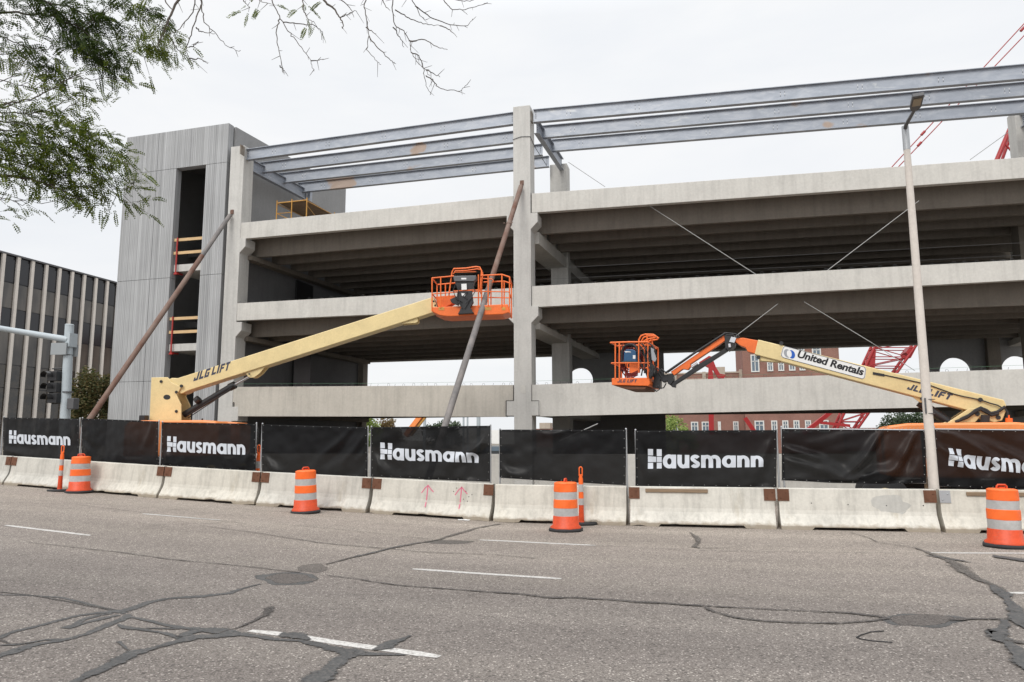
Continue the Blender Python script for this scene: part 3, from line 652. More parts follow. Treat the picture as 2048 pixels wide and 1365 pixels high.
# ================================================================== DRUMS AND CHANNELIZER POSTS
M['drum_o'] = paint('drum orange', (.92, .15, .02), .12, .45, .35); M['drum_d'] = paint('darker drum orange', (.70, .075, .015), .3, .5, .5)
M['refl'] = paint('grey reflective band', (.47, .46, .45), .22, .35, .4)
s_abs = False
def drum(x, y, lab, rz, lean):
    p = onG(x, y); v_ = Vector((p.x, p.y, 0)).normalized(); c = p + v_*.33; c.z = gz(c.x)
    T = thing('traffic_drum', lab, 'traffic drum', c, 'striped orange drums in front of the barriers', rz); T.rotation_euler.x = lean[0]; T.rotation_euler.y = lean[1]
    T.scale = (.97, .97, .97)
    mb = MB(); mb.lathe([(0, 0), (.345, 0), (.355, .02), (.35, .055), (.30, .065), (0, .065)], n=40)
    for i, v in enumerate(mb.v):
        r = sqrt(v[0]**2+v[1]**2)
        if r > .2: a = math.atan2(v[1], v[0]); k = 1+.03*cos(6*a); mb.v[i] = (v[0]*k, v[1]*k, v[2])
    mb.build('rubber_base', M['rubber'], T)
    prof = [(.285, .06), (.29, .085), (.262, .12), (.262, .30), (.252, .31), (.250, .475), (.242, .48), (.240, .485), (.240, .645), (.230, .65), (.236, .655), (.236, .815), (.2335, .825), (.2335, .99), (.225, 1.01), (.20, 1.02), (0, 1.025)]
    mb = MB()
    P = [(.315, .055), (.318, .085), (.272, .125), (.266, .30), (.256, .312)]
    mb.lathe(P, n=40, mi=0); 
    def band(r0, z0, r1, z1, mi, rib=0):
        n = 4; mb.lathe([(r0+(r1-r0)*k/n, z0+(z1-z0)*k/n) for k in range(n+1)], n=40, mi=mi)
    band(.256, .312, .252, .47, 1); mb.lathe([(.252, .47), (.256, .478)], n=40, mi=2); band(.256, .478, .250, .64, 2); mb.lathe([(.250, .64), (.244, .648)], n=40, mi=2)
    band(.244, .648, .241, .80, 1); mb.lathe([(.241, .80), (.245, .81)], n=40, mi=2); band(.245, .81, .240, .955, 2)
    mb.lathe([(.240, .955), (.243, .965), (.236, .985), (.20, 1.0), (0, 1.005)], n=40, mi=2)
    s = hash_(x)
    for i, v in enumerate(mb.v):       # knocks and dents of use
        q = noise.noise(Vector((v[0]*5+s, v[1]*5, v[2]*3)))*.012 + .006*noise.noise(Vector((v[0]*16+s, v[1]*16, v[2]*11)))
        r = max(1e-6, sqrt(v[0]**2+v[1]**2)); mb.v[i] = (v[0]*(1+q/r) if r > .05 else v[0], v[1]*(1+q/r) if r > .05 else v[1], v[2]+q*.3)
    mb.build('drum_body', [M['drum_d'], M['refl'], M['drum_o']], T)
    mb = MB(); mb.tube([(-.085, 0, .99), (-.085, 0, 1.04), (-.06, 0, 1.065), (.06, 0, 1.065), (.085, 0, 1.04), (.085, 0, .99)], .017, 8)
    mb.box(-.05, .05, -.02, .02, 1.0, 1.03); mb.build('handle', M['drum_d'], T)
def hash_(x): return (x*.7317) % 10
drum(158, 988, 'striped orange drum farthest left, beside a thin orange post', .5, (0, -.01))
drum(611, 1029, 'striped orange drum second from the left, standing alone in front of a chipped barrier', 1.1, (0, -.035))
drum(1132, 1066, 'striped orange drum standing directly in front of a thin orange post', 1.5, (.0, 0))
drum(2012, 1099, 'striped orange drum at the right edge, nearest to the camera', .2, (0, .02))
def post(p, lab, rz=0, hoop=True, sc=1.0):
    c = p.copy(); T = thing('channelizer_post', lab, 'traffic post', c, 'thin orange posts beside the drums', rz); T.scale = (sc, sc, sc)
    mb = MB(); mb.lathe([(0, 0), (.23, 0), (.24, .02), (.23, .045), (.05, .06), (0, .06)], n=8)
    mb.v = [(v[0]*1.45, v[1]*1.0, v[2]) for v in mb.v]; mb.build('rubber_base', M['rubber'], T)
    mb = MB()
    seg = [(.062, .05, .058, .24, 0), (.056, .24, .055, .42, 0), (.058, .42, .056, .56, 1), (.056, .56, .053, .70, 2), (.055, .70, .052, .86, 1), (.051, .86, .046, 1.0, 2), (.038, 1.0, .034, 1.05, 2)]
    for r0, z0, r1, z1, mi in seg: mb.lathe([(r0, z0), ((r0+r1)/2, (z0+z1)/2), (r1, z1)], n=20, mi=mi)
    mb.lathe([(.066, .05), (.066, .07), (.060, .075)], n=20, mi=0)
    mb.build('post_body', [M['drum_d'], M['refl'], M['drum_o']], T)
    mb = MB(); L = []
    for k in range(9): a = pi*k/8; L.append((.032*cos(a), 0, 1.20+.032*sin(a)))
    mb.tube([(.032, 0, 1.04)] + L + [(-.032, 0, 1.04)], .013, 8); mb.tube([(.03, 0, 1.06), (-.03, 0, 1.06)], .014, 8); mb.build('handle', M['drum_o'], T)
post(onG(119, 983), 'thin orange post with two grey bands at far left, beside the leftmost drum', .3)
post(onG(1163, 1050) + Vector((0, -.0, 0)), 'thin orange post with a loop handle half hidden by the middle drum', .25, sc=1.0)
p = onFence(516, 940, 1.3); p.z = gz(p.x) + .02
post(p, 'orange and white post standing behind the fence in a gap between two banners', 0, False, 1.15)
s_abs = True

# ================================================================== PARKING GARAGE (one building, its members as parts)
G = thing('parking_garage', 'unfinished precast concrete parking garage of open decks with steel roof beams', 'building', (X0, Y0, 0))
SK = .075                                   # the cross walls and girders run back along this skew
def dp(X, Y): return X + SK*(Y - 25.0)
ZU = Vector((0, 0, 1))
def panel(px, bay, front, thick, name='spandrel', m='conc', zoff=0, notch=None):
    """px: four corners TL TR BR BL in the photograph on a plane `front` m behind the facade line"""
    P = [onF(x, y, front, bay) for x, y in px]
    for p in P: p.z += zoff
    back = Vector((0, thick, 0)); mb = MB()
    mb.hexa([P[3], P[2], P[2]+back, P[3]+back, P[0], P[1], P[1]+back, P[0]+back]); return mb, P
def loops(mb, a, b, n, seed):             # steel loops and starter bars left sticking out of the panel's top
    rnd = random.Random(seed)
    for i in range(n):
        p = a.lerp(b, (i+.5)/n) + Vector((rnd.uniform(-.1, .1), .10, 0)); h = rnd.uniform(.05, .085)
        if rnd.random() < .75: mb.tube([p, p+Vector((0, 0, h)), p+Vector((.03, 0, h+.02)), p+Vector((.08, 0, h)), p+Vector((.085, 0, 0))], .006, 4, 1)
        else: mb.tube([p, p+Vector((0.02, 0, h*1.3))], .007, 4, 1)
SPAN = [ # bay, level, TL, TR, BR, BL
 ('L', 4, (479, 446.5), (1027, 392), (1027, 431), (475, 479)), ('R', 4, (1063, 387.5), (2250, 300), (2250, 342), (1063, 426)),
 ('L', 3, (468, 607.5), (1027, 576.5), (1027, 617), (465, 642)), ('R', 3, (1063, 573), (2250, 509), (2250, 549), (1063, 615))]
ends = {}
for bay, lv, *px in SPAN:
    mb, P = panel(px, bay, -.03, .22); loops(mb, P[0], P[1], 26 if bay == 'L' else 44, lv*7+ord(bay)) if lv == 3 else None
    ends[bay, lv] = P; mb.build('spandrel', [M['conc'], M['steel_dark']], G, .012)
# the deep panels of the lowest deck, notched round the column corbels
def notched(pts, bay, m, seed, n):
    P = [onF(x, y, -.03, bay) for x, y in pts]; mb = MB(); mb.prism(P, (0, .24, 0)); loops(mb, P[0], P[1], n, seed)
    c0, c1 = P[0]+Vector((0, .05, .13)), P[1]+Vector((0, .05, .13)); mb.tube([c0, c0.lerp(c1, .5)+Vector((0, 0, -.03)), c1], .005, 4, 2)
    mb.build('spandrel', [M[m], M['steel_dark'], M['green_rod']], G, .012); return P
M['green_rod'] = mat('green coated bar', (.10, .22, .13), .6)[0]
P2L = notched([(459, 774.5), (1027, 770.5), (1027, 802), (1012.5, 802), (1012.5, 834), (469, 833), (469, 805), (458.5, 804.5)], 'L', 'conc_b', 3, 34)
P2R = notched([(1063, 770), (2250, 732), (2250, 806), (1077, 833.5), (1077, 802), (1063, 802)], 'R', 'conc', 4, 50)
# columns
def column(x0, x1, y0, y1, zt, cor=(), blk=()):
    mb = MB(); mb.box(x0, x1, y0, y1, -.1, zt)
    for zc, l, r in cor:                   # sloped corbel
        for sgn, on in ((-1, l), (1, r)):
            if not on: continue
            xs = x0 if sgn < 0 else x1; ww = .25*sgn
            pts = [(xs-sgn*.01, y0+.003, zc-.62), (xs+ww, y0+.003, zc-.36), (xs+ww, y0+.003, zc-.02), (xs-sgn*.01, y0+.003, zc-.02)]
            mb.prism(pts, (0, y1-y0-.006, 0))
    for z0, z1, l, r in blk:
        if l: mb.box(x0-.27, x0+.01, y0+.003, y1-.01, z0, z1)
        if r: mb.box(x1-.01, x1+.27, y0+.003, y1-.01, z0, z1)
    return mb
zl4, zl3, zl2 = 9.88, 6.50, 2.68
mb = column(-6.345, -5.712, 24.93, 25.62, 13.93, [(zl4, 1, 1), (zl3, 1, 1)], [(2.66, 3.18, 1, 1)])
mb.tube([(-6.03, 25.2, 13.9), (-6.03, 25.2, 14.03)], .03, 8, 1)
mb.build('column', [M['conc_col'], M['steel_dark']], G, .02)
yl = fy(-18.1, 'L')
mb = column(-18.43, -17.80, yl-.06, yl+.62, 13.83, [(zl4+.05, 0, 1), (zl3+.02, 0, 1)], [(2.6, 3.15, 0, 1)])
mb.tube([(-18.1, yl+.3, 13.8), (-18.1, yl+.3, 13.92)], .03, 8, 1)
mb.build('column', [M['conc_col'], M['steel_dark']], G, .02)
column(12.15, 12.8, 25.55, 26.2, 13.9, [(9.9, 1, 1), (6.5, 1, 1)]).build('column', M['conc_col'], G, .02)
column(-5.93, -5.20, 29.6, 30.3, 13.42, [(9.15, 0, 0)]).build('column', M['conc_col'], G, .02)
column(11.22, 11.95, 29.6, 30.3, 10.4).build('column', M['conc_in'], G, .02)  # dark soffit tone puts the shade under the deck into this column's colour
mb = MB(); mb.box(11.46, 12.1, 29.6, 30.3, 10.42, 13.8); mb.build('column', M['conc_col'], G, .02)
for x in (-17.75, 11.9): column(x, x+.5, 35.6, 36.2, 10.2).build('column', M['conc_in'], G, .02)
mb = MB()                                   # darker caulked joints either side of the centre column
for z0, z1, x in ((9.9, 10.62, -5.706), (6.5, 7.22, -5.706), (9.9, 10.55, -6.352), (6.5, 7.2, -6.352)): mb.box(x-.005, x+.005, 24.95, 25.2, z0, z1)
for (a, b), (c, d) in (((1012, 802), (1012, 833)), ((1012, 802), (1027, 802)), ((1077.5, 802), (1077.5, 833)), ((1063, 802), (1077.5, 802)), ((1027, 771), (1027, 802)), ((1063, 770), (1063, 802))):
    p, q = onF(a, b, -.075), onF(c, d, -.075); mb.obox((p+q)/2, ((q.x-p.x)/2+.008, 0, 0), (0, .01, 0), (0, 0, abs(q.z-p.z)/2+.008))
mb.build('joint', M['black'], G)
z_ = onF(1046, 277).z; mb = MB(); mb.tube([(-6.36, 24.91, z_-.05), (-6.05, 24.91, z_+.03), (-5.70, 24.91, z_), (-5.69, 25.64, z_-.12), (-5.45, 26.6, z_-.5)], .012, 5); mb.build('cable_loop', M['steel_dark'], G)
# slab levels: double tees span along the street between girders that run back
YB = 36.0
levels = [(10.50, 9.36), (7.10, 6.02), (3.72, 2.99)]
for (zt, zb) in levels:
    for bay, xl, xr in (('L', -18.0, -6.30), ('R', -5.70, 12.1)):
        for k in range(4):
            ya = 25.25 + .08 + k*2.72; mb = MB()
            def yy(X, y): return y + (-KA if bay == 'L' else KA)*(X-X0)
            def tb(y0, y1, z0, z1, tap=0):
                a, b = dp(xl, y0), dp(xr, y0)
                mb.hexa([(a, yy(a, y0)+tap, z0), (b, yy(b, y0)+tap, z0), (b, yy(b, y1)-tap, z0), (a, yy(a, y1)-tap, z0), (a, yy(a, y0), z1), (b, yy(b, y0), z1), (b, yy(b, y1), z1), (a, yy(a, y1), z1)])
            tb(ya+.01, ya+2.71, zt-.10, zt)
            for q in (.68, 2.04): tb(ya+q-.10, ya+q+.10, zb, zt-.098, .025)
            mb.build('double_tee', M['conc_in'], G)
    # girders with bearing ledges
    for x in (-6.03, 12.45):
        mb = MB(); z0 = zb-(.46 if zt > 9 else .26)
        def gb(w_, za, zb_, o=0):
            xa, xb = dp(x, 25.6), dp(x, YB)
            mb.hexa([(xa-w_, 25.625+o, za), (xa+w_, 25.625+o, za), (xb+w_, YB+.3-o, za), (xb-w_, YB+.3-o, za), (xa-w_, 25.625+o, zb_), (xa+w_, 25.625+o, zb_), (xb+w_, YB+.3-o, zb_), (xb-w_, YB+.3-o, zb_)])
        gb(.42, z0, zb-.01); gb(.24, zb-.01, zt-.12, .01)
        mb.build('girder', M['conc'], G, .015)
    xa, xb = -18.05, dp(-18.05, 35.6); mb = MB()
    mb.hexa([(xa, 25.9, zb-.20), (xa+.42, 25.9, zb-.20), (xb+.42, 35.6, zb-.20), (xb, 35.6, zb-.20), (xa, 25.9, zb-.01), (xa+.42, 25.9, zb-.01), (xb+.42, 35.6, zb-.01), (xb, 35.6, zb-.01)])
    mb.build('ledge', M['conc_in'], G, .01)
    # dark bearing pockets at stem ends
# back spandrels; the tall one reaches down unseen, added to darken its storey
for (z0, z1) in ((7.21, 10.6), (6.0, 7.2), (3.02, 3.8)):
    for xa, xb in ((-17.7, -5.3), (-4.8, 13.2)):
        mb = MB(); mb.box(xa, xb, 36.25, 36.5, z0, z1); mb.build('spandrel', M['conc'], G, .01)
# walls with round openings at the back
def holed_wall(x0, x1, y, z0, z1, cs, r, zc):
    mb = MB(); t = .3; N = 32
    edges = [x0] + [(a+b)/2 for a, b in zip(cs[:-1], cs[1:])] + [x1]
    for c, xa, xb in zip(cs, edges[:-1], edges[1:]):
        corners = [(xa, z0), (xb, z0), (xb, z1), (xa, z1)]
        ring = [(c+r*cos(2*pi*k/N - 3*pi/4), zc+r*sin(2*pi*k/N - 3*pi/4)) for k in range(N)]
        # outer loop sampled to match the ring
        out = []
        for k in range(N):
            s, f = divmod(k, N//4); f /= N//4; a, b = corners[s], corners[(s+1) % 4]; out.append((a[0]+(b[0]-a[0])*f, a[1]+(b[1]-a[1])*f))
        for yy_ in (y, y+t): mb.add([(a, yy_, b) for a, b in ring]+[(a, yy_, b) for a, b in out], [(k, (k+1) % N, N+(k+1) % N, N+k) for k in range(N)])
        mb.add([(a, y, b) for a, b in ring]+[(a, y+t, b) for a, b in ring], [(k, (k+1) % N, N+(k+1) % N, N+k) for k in range(N)])
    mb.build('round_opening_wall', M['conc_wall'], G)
for lvz in (4.72, 8.1):
    zz0, zz1 = (3.7, 6.5) if lvz < 5 else (7.15, 9.9)
    holed_wall(-7.0, -1.75, 35.9, zz0, zz1, [-5.8, -3.2], .64, lvz); holed_wall(9.7, 17.2, 35.9, zz0, zz1, [10.72, 13.1, 15.6], .64, lvz)
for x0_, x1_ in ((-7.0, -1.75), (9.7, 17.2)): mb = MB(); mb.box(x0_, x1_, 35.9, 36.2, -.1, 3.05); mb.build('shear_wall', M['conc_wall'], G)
# side wall on the left, running back and standing higher than the decks
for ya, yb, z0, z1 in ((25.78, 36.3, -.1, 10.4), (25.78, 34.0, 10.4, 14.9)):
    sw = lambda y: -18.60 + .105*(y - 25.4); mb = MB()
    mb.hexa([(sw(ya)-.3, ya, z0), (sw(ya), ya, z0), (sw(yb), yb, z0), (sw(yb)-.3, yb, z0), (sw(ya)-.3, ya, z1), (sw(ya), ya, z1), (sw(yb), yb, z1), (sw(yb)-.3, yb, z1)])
    mb.build('side_wall', M['conc_wall_shade' if z0 < 1 else 'conc_wall'], G)
mb = MB(); mb.box(sw(31)-.02, sw(31)+.05, 30, 31.6, 7.2, 9.2); mb.build('doorway', M['black'], G); mb = MB(); mb.box(sw(31)-.02, sw(31)+.05, 30, 31.6, 3.8, 6.0); mb.build('doorway', M['black'], G)
mb = MB()                                   # low ground level wall between the columns
mb.box(-17.8, -6.37, 25.15, 25.4, -.1, 1.35); mb.build('low_wall', M['conc'], G, .01); mb = MB(); mb.box(-5.7, 12.1, 25.1, 25.4, -.1, 1.35); mb.build('low_wall', M['conc'], G, .01)
# formed steel beams over the top deck
def ibeam(P, Q, h, name='steel_beam', w_=.19, dots=()):
    """P, Q top centre ends"""
    P, Q = Vector(P), Vector(Q); u = (Q-P).normalized(); s = u.cross(ZU).normalized(); mb = MB(); mid = (P+Q)/2; hl = (Q-P)/2
    mb.obox(mid-ZU*.011, hl, s*w_/2, ZU*.011); mb.obox(mid-ZU*(h-.011), hl, s*w_/2, ZU*.011); mb.obox(mid-ZU*h/2, hl, s*.007, ZU*(h/2-.0225))
    L = (Q-P).length; d = 1.3
    k = 0
    while d < L-.6:
        for a in (-.07, .07):
            for b in (-.07, 0, .07):
                c = P + u*(d+a) - ZU*(h/2) + ZU*b
                for sg in (1, -1): mb.obox(c + s*sg*.010, u*.011, s*.004, ZU*.015, 2 if (k+int(b*100)) % 2 else 1)
        d += 2.45; k += 1
    for e_ in (.09, L-.09):
        for b in range(4):
            c = P + u*e_ - ZU*(.09+b*.075)
            for sg in (1, -1): mb.obox(c + s*sg*.012, u*.014, s*.008, ZU*.014, 1)
    return mb.build(name, [M['steel'], M['steel_dark'], M['label']], G)
STB = [('L', .0, (489, 297), (1027, 222)), ('L', 1.44, (516, 327), (1062, 259)), ('L', 2.88, (557, 348), (1085, 289)), ('L', 4.25, (597, 367), (1098, 313)),
       ('R', .0, (1065, 217), (2250, 107)), ('R', 1.44, (1078, 253.5), (2250, 147)), ('R', 2.88, (1097, 281), (2250, 184))]
for bay, off, a, b in STB:
    P, Q = onF(*a, off, bay), onF(*b, off, bay)
    P.y += .16 if off == 0 else 0; Q.y += .16 if off == 0 else 0; ibeam(P, Q, .495 if bay == 'R' else .47)
ibeam((-17.95, 25.95, 13.50), (dp(-17.95, 29.9), 29.9, 13.45), .50); ibeam((-5.62, 25.62, 13.62), (-5.42, 29.6, 13.62), .50)
ibeam((12.3, 26.2, 13.6), (11.7, 29.6, 13.6), .50)
mb = MB(); a = dp(-17.8, 29.9); mb.box(a-.07, a+.07, 29.85, 30.05, 10.5, 13.45); mb.build('steel_post', M['steel'], G)
mb = MB()
for x in (-5.715, -17.79): mb.box(x-.002, x+.035, 25.02, 25.3, 13.36, 13.74)
mb.build('bearing_plate', rust('rusted bearing plate', (.13, .09, .06), (.30, .28, .25)), G)
# guard cables strung along the decks and guy cables
mb = MB()
for z in (7.6, 8.0): mb.tube([(-5.7, 25.75, z), (3.2, 25.98, z-.015), (12.1, 26.3, z)], .004, 4)
mb.build('guard_cable', M['steel_dark'], G)
# centre column tag plate
mb = MB(); P = onF(1046, 779, -.1, 'R'); mb.obox((P.x, 24.925, P.z), (.09, 0, 0), (0, .004, 0), (0, 0, .14)); mb.build('marking', M['conc'], G)
M['wire'] = mat('bright steel cable', (.36, .36, .355), .5, .2)[0]
def cable(p, q, r, lab, sag=.0):
    mb = MB(); n = 10; mb.tube([p.lerp(q, k/n) - ZU*sag*4*(k/n)*(1-k/n) for k in range(n+1)], r*1.0, 5)
    tag(mb.build('guy_cable', M['wire']), lab, 'cable', 'thin steel cables bracing the decks')
cable(onY(1137, 325, 30), onY(1210, 374, 33.5), .012, 'thin cable slanting from the back column down to the top deck')
cable(onF(1292, 408, .30), onF(1516, 552, .30), .014, 'thin cable slanting down to the right under the top deck, nearer the middle')
cable(onF(1838, 402, .30), onF(1650, 545, .30), .014, 'thin cable slanting down to the left under the top deck, left of the lamp post')
cable(onF(1556, 608, .30), onF(1462, 680, .30), .014, 'thin cable slanting down behind the bent joint of the right lift')
cable(onF(1608, 604, .30), onF(1745, 687, .30), .014, 'thin cable slanting down to the right above the lattice boom')
cable(onF(1745, 687, .31), onF(1830, 742, .31), .010, 'thin cable crossing the bright gap beside the lamp post')
cable(onY(2026, 258, 30), onY(1940, 320, 33), .012, 'thin cable at the upper right slanting down to the top deck')
cable(onY(1195, 848, 24.6), onY(1120, 882, 23), .02, 'dark cable slanting down behind the fence right of the middle column')
# yellow scaffold on the top deck
T = thing('scaffold', 'yellow rolling scaffold frame with a plank deck on the top level by the steel post', 'scaffold', (-16.2, 27, 10.5))
zb = 10.5
def sp(x, y, Y): return onY(x, y, Y)
c = [sp(554, 408, 26.6), sp(614, 397, 26.6)]; x0, x1 = c[0].x, c[1].x; zt = c[0].z + .02; dpth = 2.1
mb = MB()
for x, y in ((x0, 26.6), (x1, 26.6), (x0+.15, 26.6+dpth), (x1+.15, 26.6+dpth), ((x0+x1)/2, 26.6)): mb.tube([(x, y, zb), (x, y, zt+.12)], .024, 6)
for y, o in ((26.6, 0), (26.6+dpth, .15)):
    mb.tube([(x0+o, y, zt), (x1+o, y, zt+.02)], .022, 6); mb.tube([(x0+o, y, zt-.45), ((x0+x1)/2+o, y, zt-.45)], .016, 6)
for x in (x0, x1): mb.tube([(x, 26.6, zt-.02), (x+.15, 26.6+dpth, zt-.02)], .02, 6)
mb.tube([(x0, 26.6, zt-.45), (x1, 26.6, zb+.1)], .014, 5); mb.tube([(x0, 26.6, zb+.15), (x0+.15, 26.6+dpth, zt-.1)], .014, 5); mb.tube([(x1, 26.6, zt-.2), (x1+.15, 26.6+dpth, zb+.1)], .014, 5)
mb.build('scaffold_frame', M['scaffold'], T)
mb = MB()
for k in range(5): y = 26.62 + k*.42; mb.hexa([(x0+.05, y, zt+.02), (x1, y, zt+.02), (x1, y+.39, zt+.02), (x0+.05, y+.39, zt+.02), (x0+.05, y, zt+.065), (x1, y, zt+.065), (x1, y+.39, zt+.065), (x0+.05, y+.39, zt+.065)])
mb.build('plank_deck', M['plank'], T)

# ================================================================== STAIR TOWER
TX0, TX1 = -23.82, -18.62; OX0, OX1 = onF(350, 345).x, onF(415, 335).x
T = thing('stair_tower', 'ribbed grey stair tower with a tall dark opening, left of the open decks', 'tower', (TX0, 25.6, 0))
def fyT(X): return fy(X, 'L') - .02
zT = 14.92; zO = onF(382, 334).z; th = .34
xo0 = onF(347, 450).x; xo1 = onF(406, 450).x
hj = [zO, onF(290, 560).z, onF(300, 763).z]; vj = [onF(316, 320).x, onF(382, 300).x]
def tp(x0, x1, z0, z1, name='wall_panel', m='ribbed'):
    g = .012; mb = MB(); x0 += g/2; x1 -= g/2; z0 += g/2; z1 -= g/2
    mb.hexa([(x0, fyT(x0), z0), (x1, fyT(x1), z0), (x1, fyT(x1)+th, z0), (x0, fyT(x0)+th, z0), (x0, fyT(x0), z1), (x1, fyT(x1), z1), (x1, fyT(x1)+th, z1), (x0, fyT(x0)+th, z1)]); mb.build(name, M[m], T, .008)
for z0, z1 in ((hj[0], zT),): tp(TX0, vj[0], z0, z1); tp(vj[0], vj[1], max(z0, zO), z1); tp(vj[1], TX1, max(z0, zO), z1)
if zO < hj[0]-.05: tp(xo0, xo1, zO, hj[0])
zs = [.5, hj[2], hj[1], hj[0]]
for a, b in zip(zs[:-1], zs[1:]): tp(TX0, vj[0], a, b); tp(vj[0], xo0, a, b); tp(xo1, TX1, a, b)
tp(TX0, xo0, -.2, .5, 'base_panel', 'conc_wall'); tp(xo1, TX1, -.2, .5, 'base_panel', 'conc_wall')
mb = MB(); mb.hexa([(TX0+.03, 25.9, -.2), (TX0+.3, 25.9, -.2), (TX0+.9, 31.5, -.2), (TX0+.6, 31.5, -.2), (TX0+.03, 25.9, zT-.02), (TX0+.3, 25.9, zT-.02), (TX0+.9, 31.5, zT-.02), (TX0+.6, 31.5, zT-.02)])
mb.box(TX0+.6, -18.3, 31.5, 31.8, -.2, zT-.2); 
mb.box(TX0+.5, -18.6, 25.95, 31.4, zT-.4, zT-.2)
mb.build('inner_wall', M['conc_wall'], T)
for yp in (532, 692):                       # landings with their timber guard rails
    z = onF(375, yp-6).z; mb = MB(); y = fyT(xo0)+th*.5
    mb.box(xo0+.01, xo1-.01, y, y+2.6, z-.30, z); ld = mb.build('landing', M['conc_col'], T, .01)
    mb = MB(); mb.box(xo0+.02, xo0+.7, y+2.6, y+5, z-1.4, z-1.1); mb.box(TX0+.9, -19.1, y+3.1, y+4.7, z+1.2, z+1.45); mb.build('stair_flight', M['conc_wall'], T)
    for za_ in (.98, .42): mb = MB(); mb.box(xo0+.02, xo1-.02, y-.07, y-.03, z+za_, z+za_+.12); mb.build('rail', M['wood'], T)
    mb = MB()
    mb.hexa([(xo1-.75, y+1.3, z+.75), (xo1-.2, y+1.6, z+.75), (xo1-.2, y+1.64, z+.75), (xo1-.75, y+1.34, z+.75), (xo1-.75, y+1.3, z+.88), (xo1-.2, y+1.6, z+.88), (xo1-.2, y+1.64, z+.88), (xo1-.75, y+1.34, z+.88)])
    mb.build('rail', M['wood'], T)
    mb = MB(); mb.tube([(xo0+.20, y-.10, z-.42), (xo0+.20, y-.10, z+1.12)], .032, 8); mb.box(xo0+.15, xo0+.25, y-.12, y+.3, z-.40, z-.34); mb.box(xo0+.12, xo0+.28, y-.13, y-.02, z-.44, z-.40); mb.tube([(xo1-.5, y+1.4, z), (xo1-.5, y+1.4, z+1.0)], .03, 6)
    mb.build('rail_post', M['redrail'], T)

# ================================================================== BRACE PIPES
def brace(P, Q, r, lab, split, m0, m1, rings=()):
    T = thing('brace_pipe', lab, 'brace', (Q.x, Q.y, 0), 'long pipe braces propping the columns'); d = (P-Q)
    S1 = P.lerp(Q, split)
    mb = MB(); mb.tube([P, S1], r*.94, 14); mb.build('upper_pipe', M[m0], T)
    mb = MB(); mb.tube([S1-(P-Q).normalized()*-.15, Q], r, 14); mb.build('lower_pipe', M[m1], T)
    mb = MB(); u = d.normalized(); mb.tube([P, P+u*.16], .03, 8); mb.obox(P+u*.20, (.07, 0, 0), (0, .035, 0), (0, 0, .09))
    for t in rings:
        c = P.lerp(Q, t); mb.tube([c-u*.04, c+u*.04], r*1.12, 12)
        for a in (-.12, .12): mb.tube([c+Vector((a, -.1, .02)), c+Vector((a*1.3, -.1, .02))], .02, 6)
    mb.build('fitting', M['rust'], T)
P = onF(1042, 373, -.18, 'R'); A_ = onY(888, 858, 18.3); d = (A_-P).normalized(); Q = A_ + d*(A_.z-.05)/abs(d.z)
brace(P, Q, .090, 'long rusty pipe brace from the middle column, passing the left lift basket', .42, 'rust', 'pipe_grey', (.165,))
P = onF(460, 431, -.18, 'L'); A_ = onY(180, 838, 19.6); d = (A_-P).normalized(); Q = A_ + d*(A_.z-.3)/abs(d.z)
brace(P, Q, .090, 'long brown pipe brace slanting across the stair tower down to the left', .20, 'pipe_grey', 'rust', ())

# ================================================================== BOOM LIFTS
def lift_tools(P0, P1):
    n = Vector((P1[1]-P0[1], -(P1[0]-P0[0]), 0)).normalized()
    if n.y > 0: n = -n                               # n points toward the street
    def pt(x, y, off=0): return onP(x, y, P0, P1) + n*off
    def slab(mb, px, off, t, mi=0): mb.prism([pt(x, y, off) for x, y in px], -n*t, mi)
    return n, pt, slab
def chassis(T, c, ang, hood_l, hood_top, hood_m, flip=1):
    """base frame with four wheels and the turntable hood; c centre on the ground"""
    R_ = Matrix.Translation(c) @ Matrix.Rotation(ang, 4, 'Z')
    def put(mb): mb.v = [tuple(R_ @ Vector(v)) for v in mb.v]; return mb
    mb = MB(); mb.box(-1.5, 1.5, -.45, .45, .45, .85); mb.box(-1.75, -1.3, -1.0, 1.0, .42, .62); mb.box(1.3, 1.75, -1.0, 1.0, .42, .62); put(mb).build('chassis', M['black'], T, .02)
    for x in (-1.5, 1.5):
        for y in (-1.05, 1.05):
            mb = MB(); pr = [(.0, -.17), (.27, -.17), (.30, -.15), (.46, -.17), (.50, -.10), (.50, .10), (.46, .17), (.30, .15), (.27, .17), (0, .17)]
            mb.lathe(pr, n=26); mb.v = [(v[0]+x, v[2]+y, v[1]+.5) for v in mb.v]; wh = put(mb).build('wheel', M['rubber'], T)
            mb = MB(); mb.lathe([(0, -.185), (.12, -.185), (.25, -.165), (.27, -.12)], n=20); mb.lathe([(0, .185), (.12, .185), (.25, .165), (.27, .12)], n=20)
            mb.v = [(v[0]+x, v[2]+y, v[1]+.5) for v in mb.v]; o = put(mb).build('rim', M['beige'], wh); o.matrix_parent_inverse = Matrix()
            o.matrix_parent_inverse = (wh.matrix_parent_inverse.inverted() if 0 else Matrix()); RIMS.append((o, wh, T))
    mb = MB(); l0, l1 = hood_l; z1 = hood_top - c.z
    pr = [(l0, .95), (l0, z1-.18), (l0+.12, z1-.05), (l0+.5, z1), (l1-.5, z1), (l1-.12, z1-.04), (l1, z1-.16), (l1, .95)]
    for ya, yb in ((-1.15, -.32), (.32, 1.15)): mb.prism([(x, ya, z) for x, z in pr], (0, yb-ya, 0))
    put(mb).build('hood', M[hood_m], T, .05)
    mb = MB(); mb.lathe([(.0, .84), (.6, .84), (.6, .96), (0, .96)], n=30); mb.box(l0+.3, l1-.3, -.31, .31, .97, 1.25); put(mb).build('turntable', M['black'], T)
RIMS = []
